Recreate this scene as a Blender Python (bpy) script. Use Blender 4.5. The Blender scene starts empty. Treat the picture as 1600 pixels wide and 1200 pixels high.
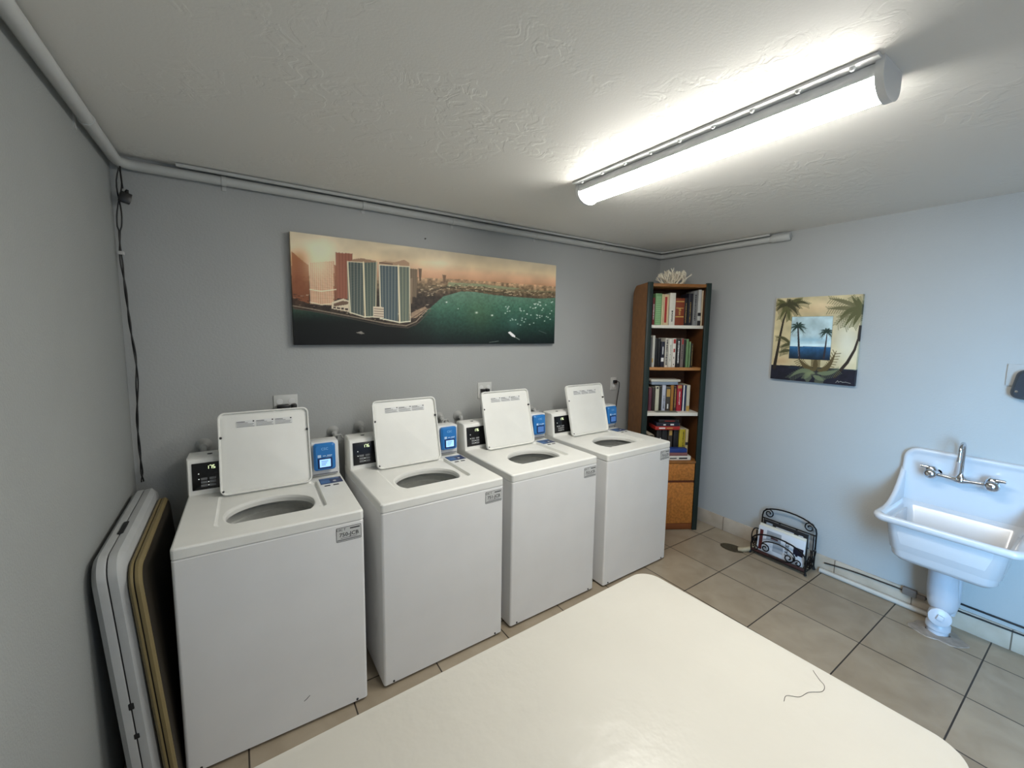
import bpy, bmesh, math, random
import numpy as np
from mathutils import Vector, Matrix
PI = math.pi
rnd = random.Random(7)
SC = bpy.context.scene
COL = SC.collection

# ------------------------------------------------------------------ camera
cam_d = bpy.data.cameras.new('camera'); cam = bpy.data.objects.new('camera', cam_d); COL.objects.link(cam)
CX, CY, CZ = -3.4066, -2.6051, 1.6713
YAW, PITCH, ROLL, FPX, PX, PY = -0.5898, -0.1044, 0.0150, 649.65, 803.12, 585.10
_f = Vector((-math.sin(YAW)*math.cos(PITCH), math.cos(YAW)*math.cos(PITCH), math.sin(PITCH)))
_r = Vector((math.cos(YAW), math.sin(YAW), 0)); _u = _r.cross(_f)
_r2 = _r*math.cos(ROLL) + _u*math.sin(ROLL); _u2 = -_r*math.sin(ROLL) + _u*math.cos(ROLL)
M = Matrix((( _r2.x, _u2.x, -_f.x, CX), (_r2.y, _u2.y, -_f.y, CY), (_r2.z, _u2.z, -_f.z, CZ), (0, 0, 0, 1)))
cam.matrix_world = M
cam_d.sensor_fit = 'HORIZONTAL'; cam_d.sensor_width = 36.0
cam_d.lens = 36.0*FPX/1600
cam_d.shift_x = (800-PX)/1600; cam_d.shift_y = (PY-600)/1600
cam_d.clip_start = 0.02
SC.camera = cam

# ------------------------------------------------------------------ world, daylight, exposure
W = bpy.data.worlds.new('world'); SC.world = W; W.use_nodes = True
bg = W.node_tree.nodes['Background']; bg.inputs[0].default_value = (0.45, 0.65, 1.0, 1); bg.inputs[1].default_value = 0.5
dl = bpy.data.lights.new('doorway_daylight', 'AREA'); dl.shape = 'RECTANGLE'; dl.size = 1.2; dl.size_y = 1.8
dl.energy = 24; dl.color = (0.30, 0.62, 1.0); dl.spread = math.radians(60)
dlo = bpy.data.objects.new('doorway_daylight', dl); COL.objects.link(dlo)
dlo.location = (-2.9, -4.0, 1.2); dlo.rotation_euler = (PI/2-0.16, 0, -math.radians(68))   # outside, shining in through the doorway
l2 = bpy.data.lights.new('added_fill_light', 'AREA'); l2.shape = 'RECTANGLE'; l2.size = 0.14; l2.size_y = 1.2
l2.energy = 17; l2.color = (1.0, 0.97, 0.90)
l2o = bpy.data.objects.new('added_fill_light', l2); COL.objects.link(l2o); l2o.location = (-2.3, -3.0, 2.36)   # added fill light, unseen behind the camera, brightens the washer fronts
LAMP = 43.0
SC.view_settings.view_transform = 'Standard'; SC.view_settings.look = 'None'
SC.view_settings.exposure = 0.4; SC.view_settings.gamma = 1.0; SC.view_settings.use_curve_mapping = False

# room extents
XL, XR, YB, YF, H = -3.836, 0.0, 0.0, -3.60, 2.4246

# ------------------------------------------------------------------ materials
def lin(c):
    return tuple(((x/255)/12.92 if x/255 <= 0.04045 else ((x/255+0.055)/1.055)**2.4) for x in c)
MATS = {}
def mat(name, col, rough=0.5, metal=0.0, noise=0.0, nscale=8.0, bump=0.0, bscale=60.0, spec=0.5, emit=0, coat=0, srgb=True):
    if name in MATS: return MATS[name]
    m = bpy.data.materials.new(name); m.use_nodes = True; nt = m.node_tree; b = nt.nodes['Principled BSDF']
    c = lin(col) if srgb else col
    b.inputs['Base Color'].default_value = (*c, 1); b.inputs['Roughness'].default_value = rough
    b.inputs['Metallic'].default_value = metal; b.inputs['Specular IOR Level'].default_value = spec
    b.inputs['Coat Weight'].default_value = coat
    tc = nt.nodes.new('ShaderNodeTexCoord')
    n = nt.nodes.new('ShaderNodeTexNoise'); n.inputs['Scale'].default_value = nscale; n.inputs['Detail'].default_value = 4
    nt.links.new(tc.outputs['Object'], n.inputs['Vector'])
    r = nt.nodes.new('ShaderNodeValToRGB'); r.color_ramp.elements[0].position = 0.3; r.color_ramp.elements[1].position = 0.7
    k = noise if noise > 0 else 0.015
    r.color_ramp.elements[0].color = (*[x*(1-k) for x in c], 1); r.color_ramp.elements[1].color = (*[min(1, x*(1+k)) for x in c], 1)
    nt.links.new(n.outputs['Fac'], r.inputs['Fac']); nt.links.new(r.outputs['Color'], b.inputs['Base Color'])
    if bump > 0:
        n2 = nt.nodes.new('ShaderNodeTexNoise'); n2.inputs['Scale'].default_value = bscale; n2.inputs['Detail'].default_value = 3
        nt.links.new(tc.outputs['Object'], n2.inputs['Vector'])
        bp = nt.nodes.new('ShaderNodeBump'); bp.inputs['Strength'].default_value = bump; bp.inputs['Distance'].default_value = 0.004
        nt.links.new(n2.outputs['Fac'], bp.inputs['Height']); nt.links.new(bp.outputs['Normal'], b.inputs['Normal'])
    if emit > 0:
        b.inputs['Emission Color'].default_value = (*c, 1); b.inputs['Emission Strength'].default_value = emit
    MATS[name] = m; return m

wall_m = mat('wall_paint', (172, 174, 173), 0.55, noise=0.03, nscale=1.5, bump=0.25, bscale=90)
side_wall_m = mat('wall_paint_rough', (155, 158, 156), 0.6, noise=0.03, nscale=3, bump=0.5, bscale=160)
ceil_m = None
def ceiling_material():
    m = bpy.data.materials.new('ceiling_texture'); m.use_nodes = True; nt = m.node_tree; b = nt.nodes['Principled BSDF']
    b.inputs['Base Color'].default_value = (*lin((236, 234, 228)), 1); b.inputs['Roughness'].default_value = 0.6
    tc = nt.nodes.new('ShaderNodeTexCoord')
    n1 = nt.nodes.new('ShaderNodeTexNoise'); n1.inputs['Scale'].default_value = 13; n1.inputs['Detail'].default_value = 6; n1.inputs['Distortion'].default_value = 1.2
    r1 = nt.nodes.new('ShaderNodeValToRGB'); r1.color_ramp.elements[0].position = 0.47; r1.color_ramp.elements[1].position = 0.55
    n2 = nt.nodes.new('ShaderNodeTexNoise'); n2.inputs['Scale'].default_value = 120; n2.inputs['Detail'].default_value = 2
    n3 = nt.nodes.new('ShaderNodeTexNoise'); n3.inputs['Scale'].default_value = 2.2
    r3 = nt.nodes.new('ShaderNodeValToRGB'); r3.color_ramp.elements[0].position = 0.45; r3.color_ramp.elements[1].position = 0.62
    for n in (n1, n2, n3): nt.links.new(tc.outputs['Object'], n.inputs['Vector'])
    nt.links.new(n1.outputs['Fac'], r1.inputs['Fac']); nt.links.new(n3.outputs['Fac'], r3.inputs['Fac'])
    mu = nt.nodes.new('ShaderNodeMath'); mu.operation = 'MULTIPLY'
    nt.links.new(r1.outputs['Color'], mu.inputs[0]); nt.links.new(r3.outputs['Color'], mu.inputs[1])
    ad = nt.nodes.new('ShaderNodeMath'); ad.operation = 'MULTIPLY_ADD'; ad.inputs[1].default_value = 0.25
    nt.links.new(n2.outputs['Fac'], ad.inputs[0]); nt.links.new(mu.outputs[0], ad.inputs[2])
    bp = nt.nodes.new('ShaderNodeBump'); bp.inputs['Strength'].default_value = 0.28; bp.inputs['Distance'].default_value = 0.004
    nt.links.new(ad.outputs[0], bp.inputs['Height']); nt.links.new(bp.outputs['Normal'], b.inputs['Normal'])
    return m
ceil_m = ceiling_material()

TS, TX0, TY0 = 0.3994, -0.2413, -0.7137
def floor_material():
    m = bpy.data.materials.new('floor_tile'); m.use_nodes = True; nt = m.node_tree; b = nt.nodes['Principled BSDF']
    b.inputs['Roughness'].default_value = 0.38
    tc = nt.nodes.new('ShaderNodeTexCoord'); sp = nt.nodes.new('ShaderNodeSeparateXYZ'); nt.links.new(tc.outputs['Object'], sp.inputs[0])
    def math_(op, a, bb=None):
        n = nt.nodes.new('ShaderNodeMath'); n.operation = op
        for i, v in enumerate((a, bb)):
            if v is None: continue
            if isinstance(v, (int, float)): n.inputs[i].default_value = v
            else: nt.links.new(v, n.inputs[i])
        return n.outputs[0]
    ux = math_('DIVIDE', math_('SUBTRACT', sp.outputs['X'], TX0), TS); uy = math_('DIVIDE', math_('SUBTRACT', sp.outputs['Y'], TY0), TS)
    fx = math_('ABSOLUTE', math_('SUBTRACT', math_('FRACT', ux), 0.5)); fy = math_('ABSOLUTE', math_('SUBTRACT', math_('FRACT', uy), 0.5))
    mx = math_('MAXIMUM', fx, fy)
    g = math_('GREATER_THAN', mx, 0.5-0.0031/TS)
    cm = nt.nodes.new('ShaderNodeCombineXYZ'); nt.links.new(math_('FLOOR', ux), cm.inputs[0]); nt.links.new(math_('FLOOR', uy), cm.inputs[1])
    wn = nt.nodes.new('ShaderNodeTexWhiteNoise'); wn.noise_dimensions = '3D'; nt.links.new(cm.outputs[0], wn.inputs['Vector'])
    n1 = nt.nodes.new('ShaderNodeTexNoise'); n1.inputs['Scale'].default_value = 7; n1.inputs['Detail'].default_value = 6; n1.inputs['Distortion'].default_value = 0.6
    nt.links.new(tc.outputs['Object'], n1.inputs['Vector'])
    f = math_('ADD', math_('MULTIPLY', wn.outputs['Value'], 0.25), math_('MULTIPLY', n1.outputs['Fac'], 0.75))
    r = nt.nodes.new('ShaderNodeValToRGB'); r.color_ramp.elements[0].position = 0.3; r.color_ramp.elements[1].position = 0.75
    r.color_ramp.elements[0].color = (*lin((142, 129, 110)), 1); r.color_ramp.elements[1].color = (*lin((164, 152, 133)), 1)
    nt.links.new(f, r.inputs['Fac'])
    mix = nt.nodes.new('ShaderNodeMix'); mix.data_type = 'RGBA'
    nt.links.new(g, mix.inputs['Factor']); nt.links.new(r.outputs['Color'], mix.inputs[6]); mix.inputs[7].default_value = (*lin((52, 44, 36)), 1)
    nt.links.new(mix.outputs[2], b.inputs['Base Color'])
    h = math_('SUBTRACT', 1.0, g)
    bp = nt.nodes.new('ShaderNodeBump'); bp.inputs['Strength'].default_value = 0.6; bp.inputs['Distance'].default_value = 0.003
    nt.links.new(h, bp.inputs['Height']); nt.links.new(bp.outputs['Normal'], b.inputs['Normal'])
    return m
def base_material():
    m = bpy.data.materials.new('baseboard_tile'); m.use_nodes = True; nt = m.node_tree; b = nt.nodes['Principled BSDF']
    b.inputs['Roughness'].default_value = 0.4
    tc = nt.nodes.new('ShaderNodeTexCoord'); sp = nt.nodes.new('ShaderNodeSeparateXYZ'); nt.links.new(tc.outputs['Object'], sp.inputs[0])
    a = nt.nodes.new('ShaderNodeMath'); a.operation = 'ADD'; nt.links.new(sp.outputs['X'], a.inputs[0]); nt.links.new(sp.outputs['Y'], a.inputs[1])
    s = nt.nodes.new('ShaderNodeMath'); s.operation = 'ADD'; s.inputs[1].default_value = 0.791+4*TS; nt.links.new(a.outputs[0], s.inputs[0])
    d = nt.nodes.new('ShaderNodeMath'); d.operation = 'PINGPONG'; d.inputs[1].default_value = TS/2; nt.links.new(s.outputs[0], d.inputs[0])
    g = nt.nodes.new('ShaderNodeMath'); g.operation = 'LESS_THAN'; g.inputs[1].default_value = 0.003; nt.links.new(d.outputs[0], g.inputs[0])
    n1 = nt.nodes.new('ShaderNodeTexNoise'); n1.inputs['Scale'].default_value = 8; n1.inputs['Detail'].default_value = 5; nt.links.new(tc.outputs['Object'], n1.inputs['Vector'])
    r = nt.nodes.new('ShaderNodeValToRGB'); r.color_ramp.elements[0].position = 0.3; r.color_ramp.elements[1].position = 0.75
    r.color_ramp.elements[0].color = (*lin((172, 158, 140)), 1); r.color_ramp.elements[1].color = (*lin((196, 184, 168)), 1)
    nt.links.new(n1.outputs['Fac'], r.inputs['Fac'])
    mix = nt.nodes.new('ShaderNodeMix'); mix.data_type = 'RGBA'
    nt.links.new(g.outputs[0], mix.inputs['Factor']); nt.links.new(r.outputs['Color'], mix.inputs[6]); mix.inputs[7].default_value = (*lin((110, 98, 84)), 1)
    nt.links.new(mix.outputs[2], b.inputs['Base Color'])
    return m

# ------------------------------------------------------------------ mesh builder
class MB:
    def __init__(s): s.v = []; s.f = []; s.mi = []
    def add(s, verts, faces, m=0):
        o = len(s.v); s.v += [tuple(v) for v in verts]
        for f in faces: s.f.append(tuple(i+o for i in f)); s.mi.append(m)
        return s
    def box(s, x0, x1, y0, y1, z0, z1, bev=0.0, m=0, seg=2, mtx=None):
        bm = bmesh.new(); bmesh.ops.create_cube(bm, size=1)
        for v in bm.verts: v.co = Vector(((x0+x1)/2+v.co.x*(x1-x0), (y0+y1)/2+v.co.y*(y1-y0), (z0+z1)/2+v.co.z*(z1-z0)))
        if bev > 0: bmesh.ops.bevel(bm, geom=list(bm.edges), offset=bev, segments=seg, affect='EDGES', profile=0.5)
        if mtx is not None: bm.transform(mtx)
        bm.verts.index_update()
        s.add([v.co[:] for v in bm.verts], [[v.index for v in f.verts] for f in bm.faces], m); bm.free(); return s
    def tube(s, pts, r, seg=8, m=0, closed=False, cap=True):
        pts = [Vector(p) for p in pts]; n = len(pts); rs = r if isinstance(r, (list, tuple)) else [r]*n
        rings = []; up = None
        for i, p in enumerate(pts):
            if closed: t = (pts[(i+1) % n]-pts[i-1])
            else: t = (pts[min(i+1, n-1)]-pts[max(i-1, 0)])
            t.normalize()
            if up is None:
                a = Vector((0, 0, 1)) if abs(t.z) < 0.9 else Vector((1, 0, 0)); up = t.cross(a).normalized()
            else:
                up = up-t*up.dot(t)
                up = up.normalized() if up.length > 1e-6 else t.orthogonal().normalized()
            w = t.cross(up)
            rings.append([p+(up*math.cos(2*PI*k/seg)+w*math.sin(2*PI*k/seg))*rs[i] for k in range(seg)])
        return s.loft(rings, m, closed, cap)
    def loft(s, rings, m=0, closed=False, cap=True, flip=False):
        seg = len(rings[0]); n = len(rings); V = [v for r in rings for v in r]; F = []
        for i in range(n if closed else n-1):
            j = (i+1) % n
            for k in range(seg):
                q = (i*seg+k, i*seg+(k+1) % seg, j*seg+(k+1) % seg, j*seg+k); F.append(q[::-1] if flip else q)
        if cap and not closed: F.append(tuple(range(seg))[::-1]); F.append(tuple((n-1)*seg+k for k in range(seg)))
        return s.add(V, F, m)
    def lathe(s, prof, o=(0, 0, 0), axis='z', seg=24, m=0, cap=True, mtx=None):
        o = Vector(o); rings = []
        for r, h in prof:
            ring = []
            for k in range(seg):
                a = 2*PI*k/seg; c, d = r*math.cos(a), r*math.sin(a)
                p = {'z': Vector((c, d, h)), 'x': Vector((h, c, d)), 'y': Vector((d, h, c))}[axis]
                if mtx is not None: p = mtx @ p
                ring.append(o+p)
            rings.append(ring)
        return s.loft(rings, m, cap=cap)
    def prism(s, outline, a, b, plane='xz', m=0):
        # outline list of 2D points; extruded along the remaining axis from a to b
        def P(u, v, w): return {'xz': (u, w, v), 'yz': (w, u, v), 'xy': (u, v, w)}[plane]
        n = len(outline); V = [P(u, v, a) for u, v in outline]+[P(u, v, b) for u, v in outline]
        F = [tuple(range(n)), tuple(range(n, 2*n))[::-1]]+[(i, (i+1) % n, n+(i+1) % n, n+i)[::-1] for i in range(n)]
        return s.add(V, F, m)
    def build(s, name, mats, parent=None, loc=None, rot=None, smooth=True, ang=40):
        me = bpy.data.meshes.new(name); me.from_pydata(s.v, [], s.f)
        mats = mats if isinstance(mats, (list, tuple)) else [mats]
        for mm in mats: me.materials.append(mm)
        me.polygons.foreach_set('material_index', s.mi)
        bm = bmesh.new(); bm.from_mesh(me); bmesh.ops.recalc_face_normals(bm, faces=bm.faces); bm.to_mesh(me); bm.free()
        if smooth:
            me.polygons.foreach_set('use_smooth', [True]*len(me.polygons)); me.set_sharp_from_angle(angle=math.radians(ang))
        me.update()
        o = bpy.data.objects.new(name, me); COL.objects.link(o)
        if parent: o.parent = parent
        if loc: o.location = loc
        if rot: o.rotation_euler = rot
        return o

def tag(o, label, cat, group=None):
    o['label'] = label; o['category'] = cat
    if group: o['group'] = group
    return o
def thing(name, label, cat, loc=(0, 0, 0), rz=0, group=None, rot=None):
    o = bpy.data.objects.new(name, None); COL.objects.link(o); o.empty_display_size = 0.05
    o.location = loc; o.rotation_euler = rot if rot else (0, 0, rz)
    return tag(o, label, cat, group)
def struct(o): o['kind'] = 'structure'; return o
def rrect(x0, x1, y0, y1, r, n=6):
    pts = []
    for cx, cy, a0 in ((x1-r, y1-r, 0), (x0+r, y1-r, 90), (x0+r, y0+r, 180), (x1-r, y0+r, 270)):
        for k in range(n+1):
            a = math.radians(a0+90*k/n); pts.append((cx+r*math.cos(a), cy+r*math.sin(a)))
    return pts
def text_mb(txt, size, origin, xa, ya, m=0, depth=0.0004, font_scale=(1, 1), mb=None):
    cu = bpy.data.curves.new('t', 'FONT'); cu.body = txt; cu.size = size; cu.extrude = 0; cu.align_x = 'CENTER'; cu.align_y = 'CENTER'; cu.resolution_u = 2
    cu.offset = size*0.012
    to = bpy.data.objects.new('t', cu); COL.objects.link(to)
    dg = bpy.context.evaluated_depsgraph_get(); dg.update()
    me = bpy.data.meshes.new_from_object(to.evaluated_get(dg))
    xa = Vector(xa); ya = Vector(ya); na = xa.cross(ya); o = Vector(origin); mb = mb or MB()
    mb.add([o+xa*v.co.x*font_scale[0]+ya*v.co.y*font_scale[1]+na*depth for v in me.vertices], [tuple(p.vertices) for p in me.polygons], m)
    bpy.data.objects.remove(to); bpy.data.curves.remove(cu); bpy.data.meshes.remove(me)
    return mb
def resample(pts, n):
    pts = [Vector(p) for p in pts]; out = []
    P = [pts[0]*2-pts[1]]+pts+[pts[-1]*2-pts[-2]]
    for i in range(1, len(P)-2):
        for k in range(n):
            t = k/n; a, b, c, d = P[i-1], P[i], P[i+1], P[i+2]
            out.append(0.5*((2*b)+(-a+c)*t+(2*a-5*b+4*c-d)*t*t+(-a+3*b-3*c+d)*t**3))
    out.append(pts[-1]); return out

# ------------------------------------------------------------------ room shell
def slab(name, x0, x1, y0, y1, z0, z1, m): return struct(MB().box(x0, x1, y0, y1, z0, z1, m=0).build(name, m, smooth=False))
slab('floor', XL-0.1, XR+0.1, YF-1.2, YB+0.1, -0.1, 0, floor_material())
slab('ceiling', XL-0.1, XR+0.1, YF-0.1, YB+0.1, H, H+0.1, ceil_m)
slab('wall_back', XL-0.1, XR+0.1, YB, YB+0.1, 0, H, wall_m)
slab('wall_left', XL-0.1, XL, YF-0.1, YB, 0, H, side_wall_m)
slab('wall_right', XR, XR+0.1, YF-0.1, YB, 0, H, wall_m)
wf = MB(); wf.box(XL-0.1, -3.3, YF-0.1, YF, 0, H); wf.box(-1.9, XR+0.1, YF-0.1, YF, 0, H); wf.box(-3.3, -1.9, YF-0.1, YF, 2.1, H)
struct(wf.build('wall_front', wall_m, smooth=False))
bm_ = base_material()
struct(MB().box(-0.012, 0.0, YF, YB, 0, 0.118, bev=0.002).build('baseboard_right', bm_))
struct(MB().box(XL, -0.012, -0.012, 0, 0, 0.118, bev=0.002).build('baseboard_back', bm_))

paint_pipe = mat('painted_pipe', (188, 190, 188), 0.5, noise=0.03)
def quad_pts(pts, r, k=5):
    # polyline with rounded corners
    P = [Vector(p) for p in pts]; out = [P[0]]
    for i in range(1, len(P)-1):
        a = (P[i-1]-P[i]).normalized(); b = (P[i+1]-P[i]).normalized()
        s = P[i]+a*r; e = P[i]+b*r
        for j in range(k+1):
            t = j/k; out.append(s*(1-t)**2+P[i]*2*t*(1-t)+e*t*t)
    out.append(P[-1]); return out
pz = H-0.042
pt = thing('conduit_pipe', 'thick painted pipe running along the ceiling corner of all three walls', 'pipe', (0, 0, 0))
MB().tube(quad_pts([(XL+0.032, YF+0.02, pz), (XL+0.032, -0.028, pz), (-0.028, -0.028, pz), (-0.028, -1.02, pz)], 0.07), 0.0215, 12).build('pipe', paint_pipe, pt)
MB().tube([(-0.028, -1.0, pz), (-0.028, -1.012, pz), (-0.028, -1.125, pz), (-0.028, -1.135, pz)], [0.022, 0.028, 0.028, 0.02], 14).build('end_fitting', paint_pipe, pt)
for x in (-3.42, -2.75, -2.18, -1.5, -0.8):
    MB().tube([(x-0.01, -0.028, pz), (x-0.009, -0.028, pz), (x+0.009, -0.028, pz), (x+0.01, -0.028, pz)], [0.0215, 0.0245, 0.0245, 0.0215], 12).box(x-0.009, x+0.009, -0.004, 0, pz-0.04, pz+0.03).build('strap', paint_pipe, pt)
for y in (-1.25, -0.5):
    MB().tube([(XL+0.032, y-0.01, pz), (XL+0.032, y-0.009, pz), (XL+0.032, y+0.009, pz), (XL+0.032, y+0.01, pz)], [0.0215, 0.0245, 0.0245, 0.0215], 12).box(XL, XL+0.004, y-0.009, y+0.009, pz-0.04, pz+0.03).build('strap', paint_pipe, pt)
cd = MB().tube(quad_pts([(-3.6, -0.055, H-0.011), (-0.062, -0.055, H-0.011), (-0.055, -1.0, H-0.011)], 0.05), 0.009, 8).build('thin_conduit', paint_pipe)
tag(cd, 'thin painted conduit on the ceiling above the thick corner pipe', 'pipe')

# black hanging cables in the left corner
blackp = mat('black_rubber', (16, 16, 17), 0.5)
blackm = mat('black_plastic', (20, 20, 22), 0.35)
def wavy(seed, ph):
    pts = []
    ctrl = [(-3.800, 2.36), (-3.812, 2.15), (-3.818, 2.00), (-3.812, 1.85), (-3.805, 1.66), (-3.795, 1.5), (-3.80, 1.35), (-3.808, 1.2), (-3.806, 1.0), (-3.806, 0.93)]
    for i, (x, z) in enumerate(ctrl): pts.append((x, -0.035, z))
    pts = resample(pts, 8); out = []
    for i, p in enumerate(pts):
        a = 0.0032*math.sin(i*0.45+ph+0.9*math.sin(i*0.21))*(1 if i > 10 else 2.8)
        out.append(p+Vector((a, 0.004*math.cos(i*0.7+ph), 0)))
    return out
hc = thing('hanging_cable', 'pair of thin black cables twisted down the left wall corner', 'cable', (0, 0, 0))
MB().tube(wavy(1, 0), 0.003, 6).build('cord', blackp, hc)
MB().tube(wavy(2, PI), 0.003, 6).build('cord', blackp, hc)
MB().box(-3.825, -3.806, -0.045, -0.02, 1.985, 2.0, 0.002).build('cable_clip', mat('clip_white', (190, 190, 188)), hc)
pl = thing('plug_adapter', 'small black plug adapter dangling below the pipe in left corner', 'plug', (0, 0, 0))
MB().tube(resample([(-3.815, -0.04, 2.40), (-3.795, -0.058, 2.375), (-3.793, -0.058, 2.32), (-3.790, -0.055, 2.27)], 5), 0.003, 6).build('cord', blackp, pl)
b = MB().box(-0.02, 0.02, -0.014, 0.014, -0.025, 0.02, 0.004); b.lathe([(0.005, 0.035), (0.009, 0.018)], seg=10)
b.build('plug_body', blackm, pl, loc=(-3.785, -0.05, 2.235), rot=(0, 0.25, 0.3))

# ------------------------------------------------------------------ ceiling fixture
fx = thing('ceiling_light', 'long white ceiling light with glowing curved diffuser', 'light', (-1.855, -1.55, H))
white_metal = mat('white_enamel_metal', (225, 227, 228), 0.35)
y0, y1 = -0.60, 0.61
b = MB(); b.box(-0.100, 0.075, y0, y1, -0.010, 0.0, 0.002); b.box(-0.067, 0.067, y0, y1, -0.046, -0.012, 0.003)
b.build('mounting_pan', white_metal, fx)
lens = mat('lit_diffuser', (255, 252, 244), 0.4, emit=LAMP)
bpy.context.view_layer.update()
def lensprof(w, d, n=16):
    return [(w*math.cos(PI+PI*k/n), -0.042+d*math.sin(PI+PI*k/n)*1.0) for k in range(n+1)]
LP = lensprof(0.065, 0.048)
rings = [[(x, y, z) for x, z in LP] for y in (y0+0.012, y1-0.012)]
MB().loft(rings, cap=True).build('diffuser', lens, fx)
EP = lensprof(0.072, 0.055)
for ya, yb in ((y0-0.006, y0+0.014), (y1-0.014, y1+0.006)):
    e = MB(); e.prism([(x, z) for x, z in EP]+[(0.072, 0.0), (-0.072, 0.0)], ya, yb, 'xz')
    e.build('end_cap', white_metal, fx)
for k in range(9):
    MB().lathe([(0.0, -0.0215), (0.005, -0.019), (0.008, -0.012)], (-0.088, y0+0.06+k*0.136, 0.0), seg=10).build('knob', white_metal, fx)

# ------------------------------------------------------------------ washers
enamel = mat('white_enamel', (231, 231, 230), 0.36, noise=0.02, nscale=5)
enamel_top = mat('white_enamel_top', (233, 233, 228), 0.46, noise=0.02, nscale=9)
tubm = mat('tub_plastic', (206, 207, 204), 0.35, noise=0.05)
tubd = mat('tub_wall', (204, 205, 200), 0.35, noise=0.06, nscale=40)
darkgap = mat('dark_gap', (22, 22, 23), 0.7)
blue = mat('reader_blue', (38, 118, 190), 0.35, noise=0.02)
blue_d = mat('reader_dark_blue', (20, 44, 92), 0.3)
scr = mat('reader_screen', (150, 195, 250), 0.3, emit=0.75)
scr_dim = mat('reader_screen_dim', (66, 106, 166), 0.3, emit=0.4)
led = mat('display_digits', (225, 240, 190), 0.4, emit=1.0)
panelb = mat('control_panel_black', (14, 14, 17), 0.25)
btn = mat('button_grey', (120, 122, 124), 0.5)
ink = mat('printed_ink', (38, 38, 42), 0.6)
ink_l = mat('printed_grey', (130, 130, 132), 0.6)
sticker_m = mat('sticker_silver', (205, 206, 204), 0.35)
wht = mat('white_plastic', (226, 227, 226), 0.35)
HW, DK = 0.8944, 0.690
SEG7 = {'1': 'bc', '7': 'abc', '5': 'acdfg'}
def washer(i, x, y, rz, code, label, dim=False, angle=0.26):
    t = thing('washing_machine', label, 'washing machine', (x, y, 0), rz, 'top-loading washers in a row along the back wall')
    w = 0.651
    # cabinet: shell with open top
    c = MB()
    def ring(ins, z, r=0.012): return [(px, py, z) for px, py in rrect(ins, w-ins, ins, DK-ins, r)]
    c.loft([ring(0.02, 0.014), ring(0.0, 0.014), ring(0.0, HW-0.048), ring(0.004, HW-0.0435), ring(0.03, HW-0.0435)], cap=False)
    c.add(ring(0.02, 0.015), [tuple(range(len(ring(0, 0))))])
    c.build('cabinet', enamel, t)
    for fx_, fy_ in ((0.05, 0.05), (w-0.05, 0.05), (0.05, DK-0.05), (w-0.05, DK-0.05)):
        MB().lathe([(0.016, 0.0), (0.016, 0.008), (0.008, 0.009), (0.008, 0.02)], (fx_, fy_, 0), seg=12).build('foot', darkgap, t)
    for sx in (0.045, w-0.045):
        MB().lathe([(0.005, 0.0), (0.004, -0.003)], (sx, 0.0, 0.022), 'y', 10).build('screw', darkgap, t)
    # deck with hole and recessed pan
    hc_ = (0.318, 0.237); angs = set(2*PI*k/96 for k in range(96))
    for cx_, cy_ in ((0, 0), (w, 0), (0, DK), (w, DK)):
        for da in (-0.02, 0, 0.02): angs.add(math.atan2(cy_-hc_[1], cx_-hc_[0]) % (2*PI)+da)
    angs = sorted(angs)
    def rr_ring(x0, x1, y0_, y1_, r, z):
        out = []
        for a in angs:
            dx, dy = math.cos(a), math.sin(a); lo, hi = 0.0, 1.2
            for _ in range(34):
                mid = (lo+hi)/2; px, py = hc_[0]+dx*mid, hc_[1]+dy*mid
                qx = max(x0+r-px, px-(x1-r), 0); qy = max(y0_+r-py, py-(y1_-r), 0)
                if math.hypot(qx, qy) <= r: lo = mid
                else: hi = mid
            out.append((hc_[0]+dx*lo, hc_[1]+dy*lo, z))
        return out
    def hole(k, z):
        out = []
        for a in angs:
            rx, ry = 0.172*k, 0.142*k; n_ = 2.0 if math.sin(a) > 0 else 2.5; q_ = (abs(math.cos(a))**n_+abs(math.sin(a))**n_)**(-1/n_); rx *= q_; ry *= q_
            px, py = hc_[0]+rx*math.cos(a), hc_[1]+ry*math.sin(a)
            d = a-1.5*PI
            py += 0.020*math.exp(-(d/0.17)**2) if abs(d) < 0.8 else 0
            out.append((px, py, z))
        return out
    d = MB()
    rs = [hole(0.97, HW-0.035), hole(0.965, HW-0.018), hole(0.985, HW-0.008), hole(1.02, HW-0.006),
          rr_ring(0.128, 0.502, 0.131, 0.475, 0.03, HW-0.006),
          rr_ring(0.122, 0.505, 0.127, 0.478, 0.03, HW-0.007 if False else HW-0.004),
          rr_ring(0.118, 0.527, 0.124, 0.48, 0.02, HW), rr_ring(0.006, w-0.006, 0.006, DK-0.006, 0.012, HW),
          rr_ring(0.0015, w-0.0015, 0.0015, DK-0.0015, 0.014, HW-0.0025), rr_ring(-0.001, w+0.001, -0.001, DK+0.001, 0.015, HW-0.007),
          rr_ring(-0.001, w+0.001, -0.001, DK+0.001, 0.015, HW-0.040), rr_ring(0.004, w-0.004, 0.004, DK-0.004, 0.012, HW-0.0425), rr_ring(0.03, w-0.03, 0.03, DK-0.03, 0.012, HW-0.0425)]
    # deepen the right-hand groove of the pan
    rr = []
    for k, (px, py, pz_) in enumerate(rs[5]):
        rr.append((px, py, HW-0.016) if px > 0.49 and 0.135 < py < 0.47 else (px, py, pz_))
    rr2 = []
    for k, (px, py, pz_) in enumerate(rr_ring(0.1185, 0.524, 0.1245, 0.4795, 0.02, HW-0.001)):
        rr2.append((px, py, HW-0.016) if px > 0.51 and 0.135 < py < 0.47 else (px, py, pz_))
    rs = rs[:5]+[rr, rr2]+rs[6:]
    d.loft(rs, cap=False); d.build('deck', enamel_top, t, ang=14)
    # tub
    tb = MB(); cx_, cy_ = 0.320, 0.262
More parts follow.
